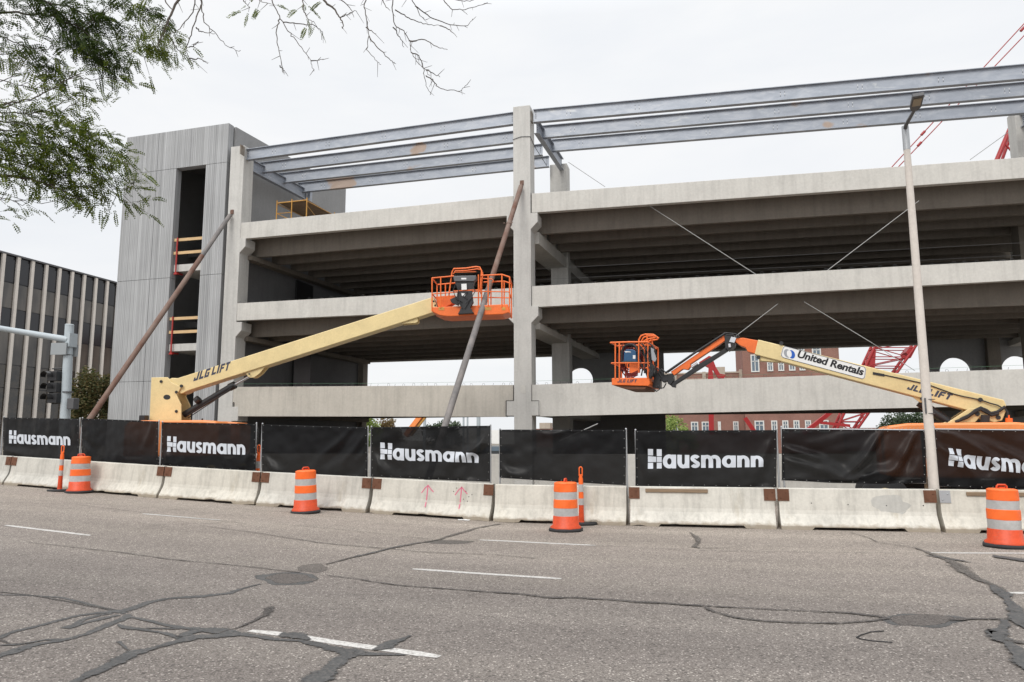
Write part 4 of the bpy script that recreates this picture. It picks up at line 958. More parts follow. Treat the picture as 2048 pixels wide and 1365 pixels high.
BLK = {'J': [(.62, .0, 1, 1), (.0, .0, .62, .26), (0, .26, .3, .42)], 'L': [(0, 0, .38, 1), (.38, 0, 1, .27)], 'G': [(0, 0, .36, 1), (.36, .75, 1, 1), (.36, 0, 1, .25), (.64, .25, 1, .56), (.5, .40, .64, .56)],
       'I': [(.0, 0, 1, 1)], 'F': [(0, 0, .38, 1), (.38, .75, 1, 1), (.38, .38, .9, .60)], 'T': [(.31, 0, .69, .75), (0, .75, 1, 1)]}
def block(txt, c0, c1, c2, m, par):
    """heavy slanted block capitals on the parallelogram bottom left, bottom right, top left"""
    W = {'I': .42}; tot = sum(W.get(c, 1)+.2 for c in txt)-.2; x = 0; mb = MB(); u = (c1-c0)/tot; v = (c2-c0)
    for c in txt:
        k = W.get(c, 1)
        for a, b, d, e_ in BLK[c]: mb.add([c0+u*(x+a*k)+v*b, c0+u*(x+d*k)+v*b, c0+u*(x+d*k)+v*e_, c0+u*(x+a*k)+v*e_], [(0, 1, 2, 3)])
        x += k + .2
    return mb.build('lettering', M[m], par)
# ---- left lift: turret at P0, basket at P1
P0, P1 = (-15.9, 19.6), (-6.6, 21.4)
n, pt, slab = lift_tools(P0, P1); c0 = pt(345, 900); c0 = Vector((c0.x, c0.y, gz(c0.x)))
T = thing('boom_lift', 'cream boom lift at left, its long boom reaching an orange basket by the middle column', 'boom lift', c0)
an = math.atan2(P1[1]-P0[1], P1[0]-P0[0])
chassis(T, c0 + Vector((.35, .0, 0)), an, (-1.2, 1.65), onY(345, 841, 18.6).z, 'hood')
mb = MB()
tur = [(313, 757), (345, 756.5), (352, 766), (372, 776), (363, 792), (372, 811), (372, 845), (309, 845)]
slab(mb, tur, .30, .05); slab(mb, tur, -.25, .05)
slab(mb, [(313, 757), (318, 757), (315, 845), (309, 845)], .25, .5); mb.build('turret', M['beige'], T, .012)
mb = MB(); q = [(pt(344+7*cos(a*pi/8), 796+5*sin(a*pi/8), .303)) for a in range(16)]; mb.add(q, [tuple(range(16))])
for x, y, r in ((333, 765, 3), (363, 786, 3), (363, 824, 3), (373, 774, 3.4)): p = pt(x, y, .30); mb.tube([p, p+n*.03], r/70, 12)
mb.build('pin', M['black'], T)
mb = MB()
boom = [(341, 762), (352, 757.5), (363, 758), (869, 597), (879.5, 624.5), (434, 766.5), (383, 783), (371, 789), (350, 783)]
slab(mb, boom, .24, .46); bo = mb.build('boom', M['beige'], T, .02)
mb = MB()
for o in (.18, -.10):
    slab(mb, [(494, 744), (501, 755), (506, 757), (513, 756), (524, 748), (538, 731), (530, 730), (500, 738)], o, .04); slab(mb, [(805, 644), (836, 634), (838, 645), (834, 648), (806, 650)], o, .04)
mb.build('lug', M['beige'], T, .006)
mb = MB()
for x, y in ((870, 606), (873, 614), (874, 619), (505, 750)): p = pt(x, y, .24); mb.tube([p, p+n*.01], .03, 8)
mb.build('pin', M['black'], T)
mb = MB(); mb.tube([pt(368, 830, 0), pt(461, 774.5, 0)], .10, 14); mb.tube([pt(459, 775.5, 0), pt(470, 770, 0)], .12, 14); mb.tube([pt(395, 804, .1), pt(402, 798, .1)], .12, 10); mb.build('lift_cylinder', M['black'], T)
mb = MB(); mb.tube([pt(466, 772, 0), pt(505, 750, 0)], .045, 12); mb.build('rod', M['chrome'], T)
mb = MB(); mb.tube([pt(378, 832, .12), pt(420, 806, .14), pt(450, 789, .13), pt(464, 780, .12)], .018, 6); mb.tube([pt(380, 836, .1), pt(440, 798, .16), pt(467, 776, .13)], .014, 6); mb.build('hose', M['black'], T)
def lett(t, bl, br, tl, off, m, par, bold=.02, shear=0, space=1): decal(t, pt(*bl, off), pt(*br, off), pt(*tl, off), M[m], par, bold, shear, space)
block('JLG', pt(394, 764.5, .2425), pt(424, 755, .2425), pt(399, 747, .2425), 'navy', T)
block('LIFT', pt(429.5, 752.8, .2425), pt(464, 742, .2425), pt(434, 735.5, .2425), 'navy', T)
mb = MB(); slab(mb, [(873, 596), (911, 593), (917, 598), (912, 606), (900, 613), (884, 620), (879, 622)], .19, .38); mb.build('boom_tip', M['orange'], T, .01)
# platform
BC = pt(945, 617, .0); Bu = Vector((cos(an), sin(an), 0))
def Lp(x, y, d): return pt(x, y, .45 - d)           # d: metres behind the near side of the basket
mb = MB(); D_ = .95
tray = [(869, 620), (1018, 614), (1021, 630), (1008, 634), (900, 638), (884, 636), (868, 628)]
mb.prism([Lp(x, y, 0) for x, y in tray], -n*D_); mb.build('platform', M['orange'], T, .02)
mb = MB()
for x0, x1 in ((882, 893), (972, 985), (1006, 1013)): mb.add([Lp(x0, 620, -.006), Lp(x1, 620, -.006), Lp(x1, 626, -.006), Lp(x0, 626, -.006)], [(0, 1, 2, 3)])
mb.build('sticker', M['scaffold'], T)
def rails(T, mb, near, far): pass
mb = MB(); r = .022
top = [(869, 563), (911, 559)]; 
for d in (0, D_):
    mb.tube([Lp(869, 563, d), Lp(912, 559, d)], r, 8); mb.tube([Lp(869, 594, d), Lp(912, 591, d), Lp(960, 589, d), Lp(1020, 590, d)], r*.8, 8)
    mb.tube([Lp(964, 558, d), Lp(1006, 556, d), Lp(1021, 561, d)], r, 8)
    for x, ya, yb in ((869, 563, 628), (886, 562, 622), (1006, 556, 620), (1021, 561, 632), (979, 558, 620), (960, 556, 620)): mb.tube([Lp(x, ya, d), Lp(x, yb, d)], r*.95, 8)
for x, y in ((869, 563), (1021, 561), (869, 594), (1020, 590)): mb.tube([Lp(x, y, 0), Lp(x, y, D_)], r, 8)
arch = lambda d: [Lp(901, 600, d), Lp(908, 550, d), Lp(911, 544, d), Lp(935, 543, d), Lp(955, 540, d), Lp(962, 541, d), Lp(966, 548, d), Lp(962, 590, d)]
mb.tube(arch(.05), r*1.1, 8); mb.tube(arch(.35)[1:], r*.9, 8); mb.tube([Lp(912, 551, .05), Lp(955, 550, .05)], r*.5, 6); mb.tube([Lp(963, 561, .2), Lp(985, 562, .2), Lp(989, 566, .2), Lp(985, 569, .2)], r*.8, 6)
mb.tube([Lp(911, 590, -.12), Lp(960, 588, -.12)], r*.9, 8); mb.build('guard_rail', M['orange'], T)
mb = MB()
mb.prism([Lp(x, y, -.10) for x, y in [(911, 560), (956, 559), (956, 566), (952, 571), (913, 571)]], -n*.28); mb.build('control_box', M['steel_dark'], T, .02)
mb = MB()
for x in range(914, 955, 5): mb.tube([Lp(x, 560, 0), Lp(x, 556.5, 0)], .012, 6)
mb.prism([Lp(x, y, -.06) for x, y in [(915, 572), (952, 571), (947, 590), (921, 592)]], -n*.2)
mb.prism([Lp(x, y, -.16) for x, y in [(921, 592), (948, 590), (951, 612), (945, 622), (952, 633), (921, 635), (928, 622), (920, 612)]], -n*.16)
mb.prism([Lp(x, y, -.10) for x, y in [(905, 606), (922, 598), (922, 618), (908, 612)]], -n*.12)
mb.build('rotator', M['black'], T, .012)
for hs in ([(918, 575), (912, 590), (918, 606), (930, 612)], [(949, 575), (955, 592), (946, 606), (936, 615)], [(925, 580), (920, 600), (930, 625)], [(940, 592), (932, 600), (943, 610), (934, 625)]):
    mb = MB(); mb.tube([Lp(x, y, -.2) for x, y in hs], .014, 6); mb.build('hose', M['black'], T)
mb = MB(); mb.prism([Lp(x, y, -.19) for x, y in [(928, 577), (938, 576.5), (938.5, 588), (928.5, 588.5)]], -n*.02); mb.prism([Lp(x, y, -.19) for x, y in [(928, 595), (937, 596), (934, 602), (929, 600)]], -n*.02)
mb.prism([Lp(x, y, -.104) for x, y in [(927, 564), (937, 564), (937, 567), (927, 567)]], -n*.003); mb.build('placard', M['label'], T)
# exhaust and lamps on the left hood
p = pt(307, 840, .5); mb = MB(); mb.box(p.x-.13, p.x+.08, p.y-.1, p.y+.1, p.z-.05, p.z+.12); mb.build('beacon', M['black'], T, .02)
mb = MB(); mb.tube([pt(372, 846, .3), pt(402, 847, .3), pt(416, 852, .3)], .03, 8); mb.tube([pt(414, 838, .3), pt(414, 855, .3)], .025, 6); mb.build('hose', M['rubber'], T)

# ---- right lift
P0, P1 = (-1.7, 20.6), (6.5, 19.6)
n, pt, slab = lift_tools(P0, P1); c0 = pt(1915, 900); c0 = Vector((c0.x, c0.y, 0))
T = thing('boom_lift', 'cream boom lift at right with a white sign on its boom and a jib basket', 'boom lift', c0)
an = math.atan2(P1[1]-P0[1], P1[0]-P0[0])
chassis(T, c0 + Vector((-.2, 0, 0)), an, (-1.45, 1.65), onP(1900, 848, P0, P1).z, 'hood')
mb = MB(); slab(mb, [(1517, 681.5), (1990, 798), (2003, 801), (2008, 812), (2004, 822), (1985, 826), (1929, 821), (1510, 711)], .22, .44); mb.build('boom', M['beige'], T, .02)
mb = MB(); slab(mb, [(1516, 713), (1535, 711), (1560, 720), (1560, 726), (1519, 723)], .16, .3); mb.build('boom_plate', M['beige'], T, .01); mb = MB(); slab(mb, [(1815, 789), (1850, 798), (1850, 806), (1838, 806)], .16, .04)
mb.build('boom_plate', M['beige'], T, .01)
for o in (.30, -.24):
    mb = MB(); slab(mb, [(1888, 848), (1932, 819), (1958, 817), (1972, 829), (1992, 822), (2006, 822), (1998, 842), (1982, 846), (1955, 834), (1945, 846)], o, .05); mb.build('riser', M['beige'], T, .012)
mb = MB(); slab(mb, [(1840, 850), (1885, 846), (1945, 824), (1935, 838), (1895, 856), (1840, 862)], .1, .25); mb.build('link_arm', M['beige'], T, .012)
mb = MB()
for x, y in ((1949, 829), (1990, 836), (1842, 799), (1563, 689), (1518, 717)): p = pt(x, y, .30 if x > 1900 else .22); mb.tube([p, p+n*.03], .05, 10)
mb.build('pin', M['black'], T); mb = MB(); slab(mb, [(1744, 746), (1767, 750), (1767, 755), (1744, 751)], .235, .02); p = pt(1956, 801, .22); mb.tube([p, p+n*.05], .05, 8)
mb.tube([pt(1767, 752, .23), pt(1850, 770, .24), pt(1905, 790, .24), pt(1925, 795, .25), pt(1956, 801, .25)], .014, 6); mb.tube([pt(1956, 801, .25), pt(1975, 808, .27), pt(1990, 812, .27), pt(2000, 818, .27)], .016, 6)
mb.build('cable', M['black'], T)
for k, hs in enumerate(([(1915, 840), (1932, 832), (1945, 822), (1955, 817), (1966, 822), (1975, 828), (1988, 825), (2003, 815)], [(1905, 845), (1928, 836), (1942, 826), (1954, 820), (1964, 825), (1976, 832), (1990, 828)], [(2002, 818), (2008, 828), (2006, 840)])):
    mb = MB(); mb.tube([pt(x, y, .36) for x, y in hs], .035 if k < 2 else .02, 8); mb.build('hose', M['rubber'], T)
mb = MB(); mb.tube([pt(1838, 805, 0), pt(1905, 850, 0)], .11, 12); mb.build('lift_cylinder', M['black'], T)
mb = MB(); mb.tube([pt(1962, 832, .45), pt(1961, 852, .45)], .09, 12); mb.build('exhaust', M['rubber'], T)
mb = MB(); mb.tube([pt(2007, 838, .5), pt(2007, 846, .5)], .07, 12); mb.tube([pt(2007, 832, .5), pt(2007, 838, .5)], .015, 6); mb.build('beacon', M['drum_o'], T)
# sign
sg = [(1562, 712), (1566, 697), (1570, 694.5), (1728, 736), (1731, 740), (1729, 757), (1725, 760), (1565, 717)]
def rr(px, k):       # shrink towards the centre
    cx = sum(p[0] for p in px)/len(px); cy = sum(p[1] for p in px)/len(px); return px
mb = MB(); slab(mb, sg, .225, .004); s_ = mb.build('sign_plate', M['label'], T)
cxs = 1646; 
mb = MB(); e_ = [pt(x, y, .2275) for x, y in sg]; 
for a, b in zip(e_, e_[1:]+e_[:1]): mb.tube([a.lerp((e_[0]+e_[4])/2, .015), b.lerp((e_[0]+e_[4])/2, .015)], .006, 4)
mb.build('sign_border', M['navy'], T)
lett('United Rentals', (1594, 717), (1724, 753.5), (1598, 703), .2285, 'decal_black', T, .035, .10, .98)
mb = MB()
def disc(cx, cy, rx, ry, off, mi, inner=None):
    mb.add([pt(cx+rx*cos(2*pi*k/28), cy+ry*sin(2*pi*k/28)+(rx*cos(2*pi*k/28))*.25, off) for k in range(28)], [tuple(range(28))], mi)
disc(1575, 709, 6.8, 8.2, .2285, 0); disc(1583.5, 711, 6.8, 8.2, .2295, 1); disc(1577.6, 709.7, 3.6, 6.6, .2305, 2); disc(1580.0, 710.2, 3.6, 6.8, .2306, 2)
mb.build('emblem', [M['decal_grey'], M['blue'], M['label']], T)
block('JLG', pt(1811, 780, .2245), pt(1844, 789, .2245), pt(1818, 769.5, .2245), 'navy', T)
block('LIFT', pt(1851.5, 791, .2245), pt(1896, 801.5, .2245), pt(1858.5, 779.5, .2245), 'navy', T)
# jib
mb = MB(); slab(mb, [(1465, 681), (1470, 679), (1488, 677.5), (1500, 680), (1517, 683), (1511, 709), (1496, 705), (1492, 697), (1482, 693)], .17, .34)
mb.build('boom_tip', M['orange'], T, .012)
mb = MB(); slab(mb, [(1343, 745), (1450, 672.5), (1452, 683), (1382, 730), (1383, 734), (1378, 741), (1367, 739.5), (1350, 752)], .16, .2); mb.build('jib', M['orange'], T, .012)
mb = MB(); slab(mb, [(1341, 768), (1345, 775), (1352, 776), (1352, 770), (1455, 704), (1468, 694), (1470, 686), (1455, 690), (1448, 700), (1400, 728), (1352, 762)], .10, .16)
mb.tube([pt(1333, 748, .2), pt(1385, 712, .2), pt(1452, 669, .2)], .03, 8); mb.tube([pt(1335, 745, -.05), pt(1390, 706, -.05), pt(1453, 667, -.05)], .02, 8)
slab(mb, [(1450, 672), (1463, 671), (1472, 681), (1470, 694), (1458, 703), (1452, 698)], .2, .4)
slab(mb, [(1335, 750), (1347, 748), (1349, 762), (1342, 772), (1337, 768), (1337, 758)], .14, .28); slab(mb, [(1310, 752), (1318, 746), (1338, 752), (1338, 762), (1328, 766), (1322, 760), (1322, 778), (1307, 776)], .14, .28)
mb.build('jib_linkage', M['black'], T, .012)
mb = MB(); slab(mb, [(1464, 676), (1474, 678), (1470, 688), (1460, 686)], .22, .02); mb.tube([pt(1460, 690, .21), pt(1461, 697, .21)], .04, 8); mb.tube([pt(1384, 736, .1), pt(1396, 728, .1)], .035, 8); mb.build('bracket', M['chrome'], T)
for hs in ([(1450, 668), (1460, 669), (1472, 670), (1480, 676)], [(1454, 672), (1466, 672), (1478, 678)], [(1318, 745), (1326, 740), (1334, 746)], [(1308, 780), (1316, 784), (1322, 780), (1320, 773), (1314, 775)], [(1322, 778), (1330, 777), (1335, 768)], [(1312, 735), (1322, 742), (1330, 750)], [(1312, 725), (1316, 742), (1326, 756)]):
    mb = MB(); mb.tube([pt(x, y, .2) for x, y in hs], .016, 6); mb.build('hose', M['black'], T)
# basket seen end on: .8 m wide, long side running away from the street
def Bp(x, y, d): return pt(x, y, .5 - d)
mb = MB(); D_ = 1.5
mb.prism([Bp(x, y, 0) for x, y in [(1232, 759.5), (1305, 758.5), (1307, 771), (1304, 775), (1232, 773)]], -n*D_); mb.build('platform', M['orange'], T, .015)
mb = MB(); mb.prism([Bp(x, y, .04) for x, y in [(1236, 774), (1300, 776), (1296, 781), (1258, 781)]], -n*1.4); mb.build('underframe', M['rust_plate'], T)
block('JLG', Bp(1243, 768, -.004), Bp(1258, 768, -.004), Bp(1245, 762, -.004), 'navy', T)
block('LIFT', Bp(1262, 768, -.004), Bp(1280, 768, -.004), Bp(1264, 762, -.004), 'navy', T)
mb = MB(); r = .024
for d in (0, .75, D_):
    mb.tube([Bp(1230, 690, d), Bp(1268, 689, d), Bp(1303, 689, d)], r, 8)
    if d != .75: mb.tube([Bp(1232, 730, d), Bp(1303, 730, d)], r*.8, 8)
    for x, yb in ((1239, 760), (1285, 740), (1303, 760), (1247, 760)): mb.tube([Bp(x, 690, d), Bp(x, yb, d)], r*.85, 8)
for x, y in ((1230, 690), (1303, 689), (1232, 730), (1303, 730)): mb.tube([Bp(x, y, 0), Bp(x, y, D_)], r, 8)
for d in (.1, .45): mb.tube([Bp(1284, 700, d), Bp(1284, 683, d), Bp(1288, 676, d), Bp(1296, 673, d), Bp(1312, 673.5, d), Bp(1318, 677, d), Bp(1315, 680, d), Bp(1302, 682, d), Bp(1294, 686, d), Bp(1293, 692, d)], r, 8)
mb.tube([Bp(1300, 674, .1), Bp(1300, 690, .1)], r, 8); mb.tube([Bp(1308, 682, .2), Bp(1309, 692, .2)], r, 8)
mb.build('guard_rail', M['orange'], T)
mb = MB(); mb.prism([Bp(x, y, .1) for x, y in [(1265, 731), (1285, 731), (1285, 748), (1265, 749)]], -n*.1); mb.build('toe_plate', M['orange'], T)
mb = MB()
for hs in ([(1290, 692), (1300, 700), (1304, 715), (1310, 735), (1307, 760)], [(1286, 695), (1294, 705), (1298, 725), (1296, 750)], [(1300, 690), (1312, 696), (1316, 706)], [(1296, 700), (1306, 712), (1301, 730), (1310, 748)], [(1288, 700), (1286, 720), (1293, 740), (1290, 755)], [(1306, 700), (1300, 718), (1307, 728)]):
    mb.tube([Bp(x, y, .0) for x, y in hs], .022, 6)
mb.prism([Bp(x, y, .05) for x, y in [(1301, 695), (1313, 698), (1315, 712), (1311, 722), (1302, 718)]], -n*.3)
mb.prism([Bp(x, y, .0) for x, y in [(1307, 728), (1314, 736), (1312, 755), (1304, 758)]], -n*.3); mb.build('control_box', M['black'], T, .01)
mb = MB(); mb.prism([Bp(x, y, -.03) for x, y in [(1309, 700), (1315, 703), (1315, 708), (1320, 722), (1317, 728), (1311, 724)]], -n*.05); mb.build('placard', M['decal_grey'], T)
# welder and hose coil ride in the basket
W_ = thing('welder', 'blue welding machine with a black hoop frame standing in the right lift basket', 'welder', Bp(1266, 760, .3))
mb = MB(); mb.prism([Bp(x, y, .10) for x, y in [(1254, 708), (1258, 702), (1272, 702), (1278, 706), (1280, 727), (1253, 727)]], -n*.4); mb.build('welder_case', M['welder'], W_, .02)
mb = MB(); mb.tube([Bp(x, y, .08) for x, y in [(1250, 728), (1251, 706), (1255, 697), (1262, 693.5), (1271, 693.5), (1278, 697), (1282, 706), (1283, 728)]], .035, 8); mb.tube([Bp(1250, 727.5, .08), Bp(1283, 727.5, .08)], .03, 8); mb.build('hoop_frame', M['black'], W_)
mb = MB(); mb.prism([Bp(x, y, .095) for x, y in [(1255, 706), (1262, 706), (1268, 707), (1268, 708.5), (1262, 708), (1258, 709)]], -n*.01); mb.prism([Bp(x, y, .095) for x, y in [(1272, 714), (1277, 714), (1277, 721), (1272, 721)]], -n*.01); mb.build('sticker', M['label'], W_)
mb = MB(); rnd = random.Random(3)
for k in range(9):
    rx, ry = rnd.uniform(14, 22), rnd.uniform(22, 36); cx, cy = 1264+rnd.uniform(-2, 3), 722+rnd.uniform(-3, 3); dd = .25+rnd.uniform(-.1, .18)
    mb.tube([Bp(cx+rx*cos(2*pi*q/24), cy+ry*sin(2*pi*q/24), dd) for q in range(25)], .014, 5, 0, False)
for k in range(5):
    y = 746+k*2.2; mb.tube([Bp(1250+2*k, y-8, .12), Bp(1258+k, y+3, .1), Bp(1270, y+3.5, .1), Bp(1282, y-2, .1)], .013, 5)
tag(mb.build('hose_coil', M['hose']), 'coil of dark red hose hanging round the blue machine in the right lift basket', 'hose')

# ================================================================== OFFICE BUILDING ON THE LEFT
XO = -46.6
T = thing('office_building', 'dark glass office building with pale vertical fins at the far left', 'building', (XO, 45, 0))
M['fin'] = concrete('pale fin concrete', (.68, .63, .575), .06, .10); M['glass_dark'] = mat('dark spandrel glass', (.018, .018, .021), .12, 0, .5)[0]
def gl():
    m, t, p = mat('tinted window glass', (.10, .088, .075), .08, 0, .6); n = nz(t, pos(t, (1, .9, .25)), .9, 4)
    lk(t, ramp(t, n, [(.35, (.035, .032, .03)), (.62, (.105, .093, .08))]), p.inputs['Base Color']); return m
M['glass_b'] = gl()
def gl2():
    m, t, p = mat('dark reflecting glass', (.02, .02, .018), .06, 0, .7); n = nz(t, pos(t, (1, .8, .8)), 1.1, 7, .7)
    lk(t, ramp(t, n, [(.42, (.012, .011, .01)), (.66, (.06, .045, .03))]), p.inputs['Base Color']); return m
M['glass_c'] = gl2()
ft = [onX(x, 507+x*.246, XO).y for x in (6.4, 36.6, 64, 91.7, 117.8, 142.7, 167, 190.5, 214)]; stp = (ft[-1]-ft[0])/8; y0 = ft[0]-9*stp; ys = [y0+k*stp for k in range(26)]
ztop = 14.9; zz = lambda x, y: onX(x, y, XO).z
bands = [(ztop-.35, zz(64, 575.6), 'glass_dark'), (zz(64, 576), zz(64, 626), 'glass_b'), (zz(64, 626), zz(64, 672), 'glass_dark'), (zz(64, 672), zz(64, 735), 'glass_b'), (zz(64, 735), zz(64, 780), 'glass_c'), (zz(64, 780), 0, 'glass_c')]
mb = MB(); mb.box(XO-18, XO-.06, ys[0], ys[-1], 0, ztop-.05); mb.build('core', M['glass_dark'], T)
mb = MB(); mb.box(XO-18.1, XO+.16, ys[0]-.3, ys[-1]+.3, ztop-.12, ztop); mb.build('roof', M['steel_dark'], T)
for k in range(25):
    mb = MB(); mb.box(XO-.02, XO+.14, ys[k]-.115, ys[k]+.115, 0, ztop-.10); mb.build('fin', M['fin'], T)
    for (a, b, m) in bands:
        mb = MB(); mb.box(XO-.05, XO, ys[k]+.13, ys[k+1]-.13, b+.03, a-.03); mb.build('window', M[m], T)

# ================================================================== SIGNAL POLE
M['pole_grey'] = paint('pale grey pole', (.42, .47, .50), .1, .5)
Yp = 24.5; pb = onY(133, 900, Yp); T = thing('signal_pole', 'pale grey traffic signal pole with a long mast arm at the far left', 'traffic signal', (pb.x, Yp, gz(pb.x)))
def sY(x, y, o=0): return onY(x, y, Yp-o)
t_ = sY(139, 651); b_ = sY(130, 838); r = .16
mb = MB(); bx = (t_+b_)/2; d = (b_-t_); q = t_ + d*((t_.z-gz(pb.x))/(t_.z-b_.z)); mb.tube([t_+Vector((0, 0, -.0)), q], [.165, .20], 18); mb.tube([t_, t_+Vector((0, 0, .04))], [.18, .15], 18)
for y in (712, 786): p = sY(135, y); mb.tube([p, p+Vector((0, 0, .05))], .20, 14, 1)
mb.build('pole', [M['pole_grey'], M['steel_dark']], T)
mb = MB(); mb.tube([sY(-160, 630, 3.0), sY(0, 657, 1.0), sY(136, 680, .1)], [.09, .11, .135], 14); mb.obox(sY(143, 681), (.10, 0, 0), (0, .2, 0), (0, 0, .28)); mb.build('mast_arm', M['pole_grey'], T)
M['sgn'] = mat('sign back', (.30, .32, .33), .5, .3)[0]; mb = MB(); c = sY(118, 698, .3); mb.obox(c, (.33, .05, 0), (0, .03, 0), (0, 0, .24)); mb.build('street_sign', M['sgn'], T); mb = MB(); c = sY(148, 702, -.2); mb.obox(c, (.14, .04, 0), (0, .03, 0), (0, 0, .24)); mb.build('street_sign', M['sgn'], T)
mb = MB()
for k, yc in enumerate((753, 776, 797)):
    c = sY(110, yc, .25); mb.obox(c, (.20, .03, 0), (0, .16, 0), (0, 0, .195))
mb.obox(sY(103, 775, .2), (.02, 0, 0), (0, .10, 0), (0, 0, .62)); mb.tube([sY(104, 738, .25), sY(133, 736)], .03, 6); mb.tube([sY(104, 808, .25), sY(133, 806)], .03, 6)
mb.build('signal_head', M['black'], T, .02)
for yc in (753, 776, 797):
    mb = MB(); c = sY(105, yc, .25); L = [c + Vector((-.05+.19*sin(a)*0, -.2, .17*cos(a))) for a in (0,)]
    vs = []
    for k in range(13):
        a = -pi*.1 + pi*1.2*k/12
        for dy in (0, .28): vs.append(c + Vector((.19*cos(a), -.14-dy, .17*sin(a))))
    mb.add(vs, [(2*k, 2*k+2, 2*k+3, 2*k+1) for k in range(12)]); mb.build('visor', M['black'], T)
mb = MB(); c = sY(146, 808, .1); mb.obox(c, (.16, 0, 0), (0, .15, 0), (0, 0, .22)); mb.build('pedestrian_signal', M['steel_dark'], T, .03)

# ================================================================== STREET LAMP
bx = onFence(1868, 1000, .62)
T = thing('street_lamp', 'tall pale tapered street lamp post with a flat lamp head, rising between two banners', 'street lamp', (bx.x, bx.y, 0)); YL = bx.y-.02
top = onY(1813, 290, YL); low = onY(1862, 905, YL)
def lamp_mat():
    m = concrete('pale lamp post', (.60, .55, .50), .04, .05); return m
mb = MB(); d = (top-low); q = low - d*(low.z/d.z)
P = [q + (top-q)*k/8 for k in range(9)]; mb.tube(P, [.103-.036*k/8 for k in range(9)], 20); mb.tube([q, q+ZU*.04], .2, 12); mb.build('pole', lamp_mat(), T)
mb = MB(); mb.tube([top-ZU*.12, top+ZU*.42], .072, 14); mb.build('sleeve', M['galv'], T)
h0 = top+ZU*.36; h1 = onY(1829, 220, YL-1.75)
mb = MB(); mb.tube([h0, h0+(h1-h0)*.12+ZU*.05, h1], [.045, .04, .032], 10); mb.build('arm', M['steel_dark'], T)
u = (h1-h0); u.z = 0; u.normalize(); s = Vector((u.y, -u.x, 0)); c = h1 + u*.28
mb = MB(); mb.prism([h1-s*.05-ZU*.03, h1+s*.05-ZU*.03, h1+u*.18+s*.10-ZU*.04, h1+u*.72+s*.10-ZU*.04, h1+u*.72-s*.10-ZU*.04, h1+u*.18-s*.10-ZU*.04], (0, 0, .07)); mb.build('lamp_head', M['steel_dark'], T, .01)
mb = MB(); mb.obox(h1+u*.45-ZU*.046, u*.16, s*.07, ZU*.006); mb.build('lens', mat('lamp lens', (.30, .24, .16), .3)[0], T)
mb = MB(); p = onY(1859, 790, YL)
for yy_ in (800, 828): p = onY(1859, yy_, YL); mb.tube([p, p+ZU*.012], .104, 16)
p = onY(1851, 812, YL-.09); mb.obox(p, (.015, 0, 0), (0, .01, 0), (0, 0, .16)); mb.build('strap', M['steel_dark'], T)
mb = MB(); p = onFence(1863, 950, .70)
T2 = tag(mb and (lambda: (mb.obox((p.x-.10, p.y+.06, 1.0), (.028, 0, 0), (0, .02, 0), (0, 0, 1.0)), mb.build('wooden_stake', M['plank'], None))[1])(), 'weathered timber stake standing beside the lamp post behind the barrier', 'stake')

# ================================================================== CRAWLER CRANE BEHIND THE GARAGE
YC = 75.0
def cY(x, y, o=0): return onY(x, y, YC+o)
T = thing('crane', 'red lattice boom crane standing behind the garage, seen through the decks', 'crane', (cY(1690, 880).x, YC, 0))
def lattice(mb, A1, A2, B1, B2, dep, n, rc, rb):
    """two chords in the picture plane (A and B) and their twins `dep` behind"""
    D = Vector((0, dep, 0))
    ch = [(A1, A2), (B1, B2), (A1+D, A2+D), (B1+D, B2+D)]
    for a, b in ch: mb.tube([a, b], rc, 8)
    for i in range(n):
        t0, t1 = i/n, (i+1)/n
        for (a, b), (c, d) in ((ch[0], ch[1]), (ch[2], ch[3]), (ch[0], ch[2]), (ch[1], ch[3])):
            p, q = a.lerp(b, t0), c.lerp(d, t1); p2, q2 = c.lerp(d, t0), a.lerp(b, t1)
            mb.tube([p, q] if i % 2 else [p2, q2], rb, 5)
            mb.tube([p, p2], rb, 5)
mb = MB(); lattice(mb, cY(1672, 862), cY(1775, 640), cY(1712, 862), cY(1868, 640), 2.2, 12, .13, .05)
mb.prism([cY(1738, 722), cY(1746, 700), cY(1752, 702), cY(1750, 735), cY(1744, 745)], (0, 2.3, 0)); mb.prism([cY(1812, 705), cY(1822, 692), cY(1832, 697), cY(1822, 716)], (0, 2.3, 0))
mb.build('lattice_boom', M['red'], T)
mb = MB(); mb.tube([cY(1960, 400, 3), cY(2030, 235, 3)], .22, 8); mb.tube([cY(1985, 345, 3), cY(2050, 400, 3)], .12, 8); mb.tube([cY(1975, 400, 5), cY(2035, 235, 5)], .15, 8); mb.tube([cY(2008, 286, 3), cY(2060, 345, 3)], .10, 8)
for a, b in ((1995, 318), (2012, 280)): mb.tube([cY(a, b, 3), cY(a+14, b+6, 5)], .08, 6)
mb.build('mast', M['red'], T)
mb = MB()
for x0, y0, x1, y1 in ((1762, 358, 2120, -30), (1774, 358, 2136, -20), (1690, 440, 1762, 358), (1702, 440, 1774, 358)):
    mb.tube([cY(x0, y0, 2), cY(x1, y1, 2)], .055, 6)
for x, y in ((1845, 268), (1838, 290), (2044, 60)): p = cY(x, y, 2); mb.tube([p-Vector((.12, 0, .12)), p+Vector((.22, 0, .24))], .13, 8)
mb.build('pendant_cable', M['red'], T)
mb = MB()
mb.prism([cY(x, y) for x, y in [(1398, 725), (1418, 712), (1424, 714), (1432, 735), (1440, 748), (1452, 750), (1448, 757), (1436, 757), (1425, 738), (1427, 760), (1428, 870), (1418, 870), (1416, 758), (1417, 735)]], (0, 1.0, 0))
mb.build('back_hitch', M['red'], T)
mb = MB(); mb.tube([cY(1490, 836), cY(1512, 868)], .28, 4); mb.build('outrigger', M['red'], T)
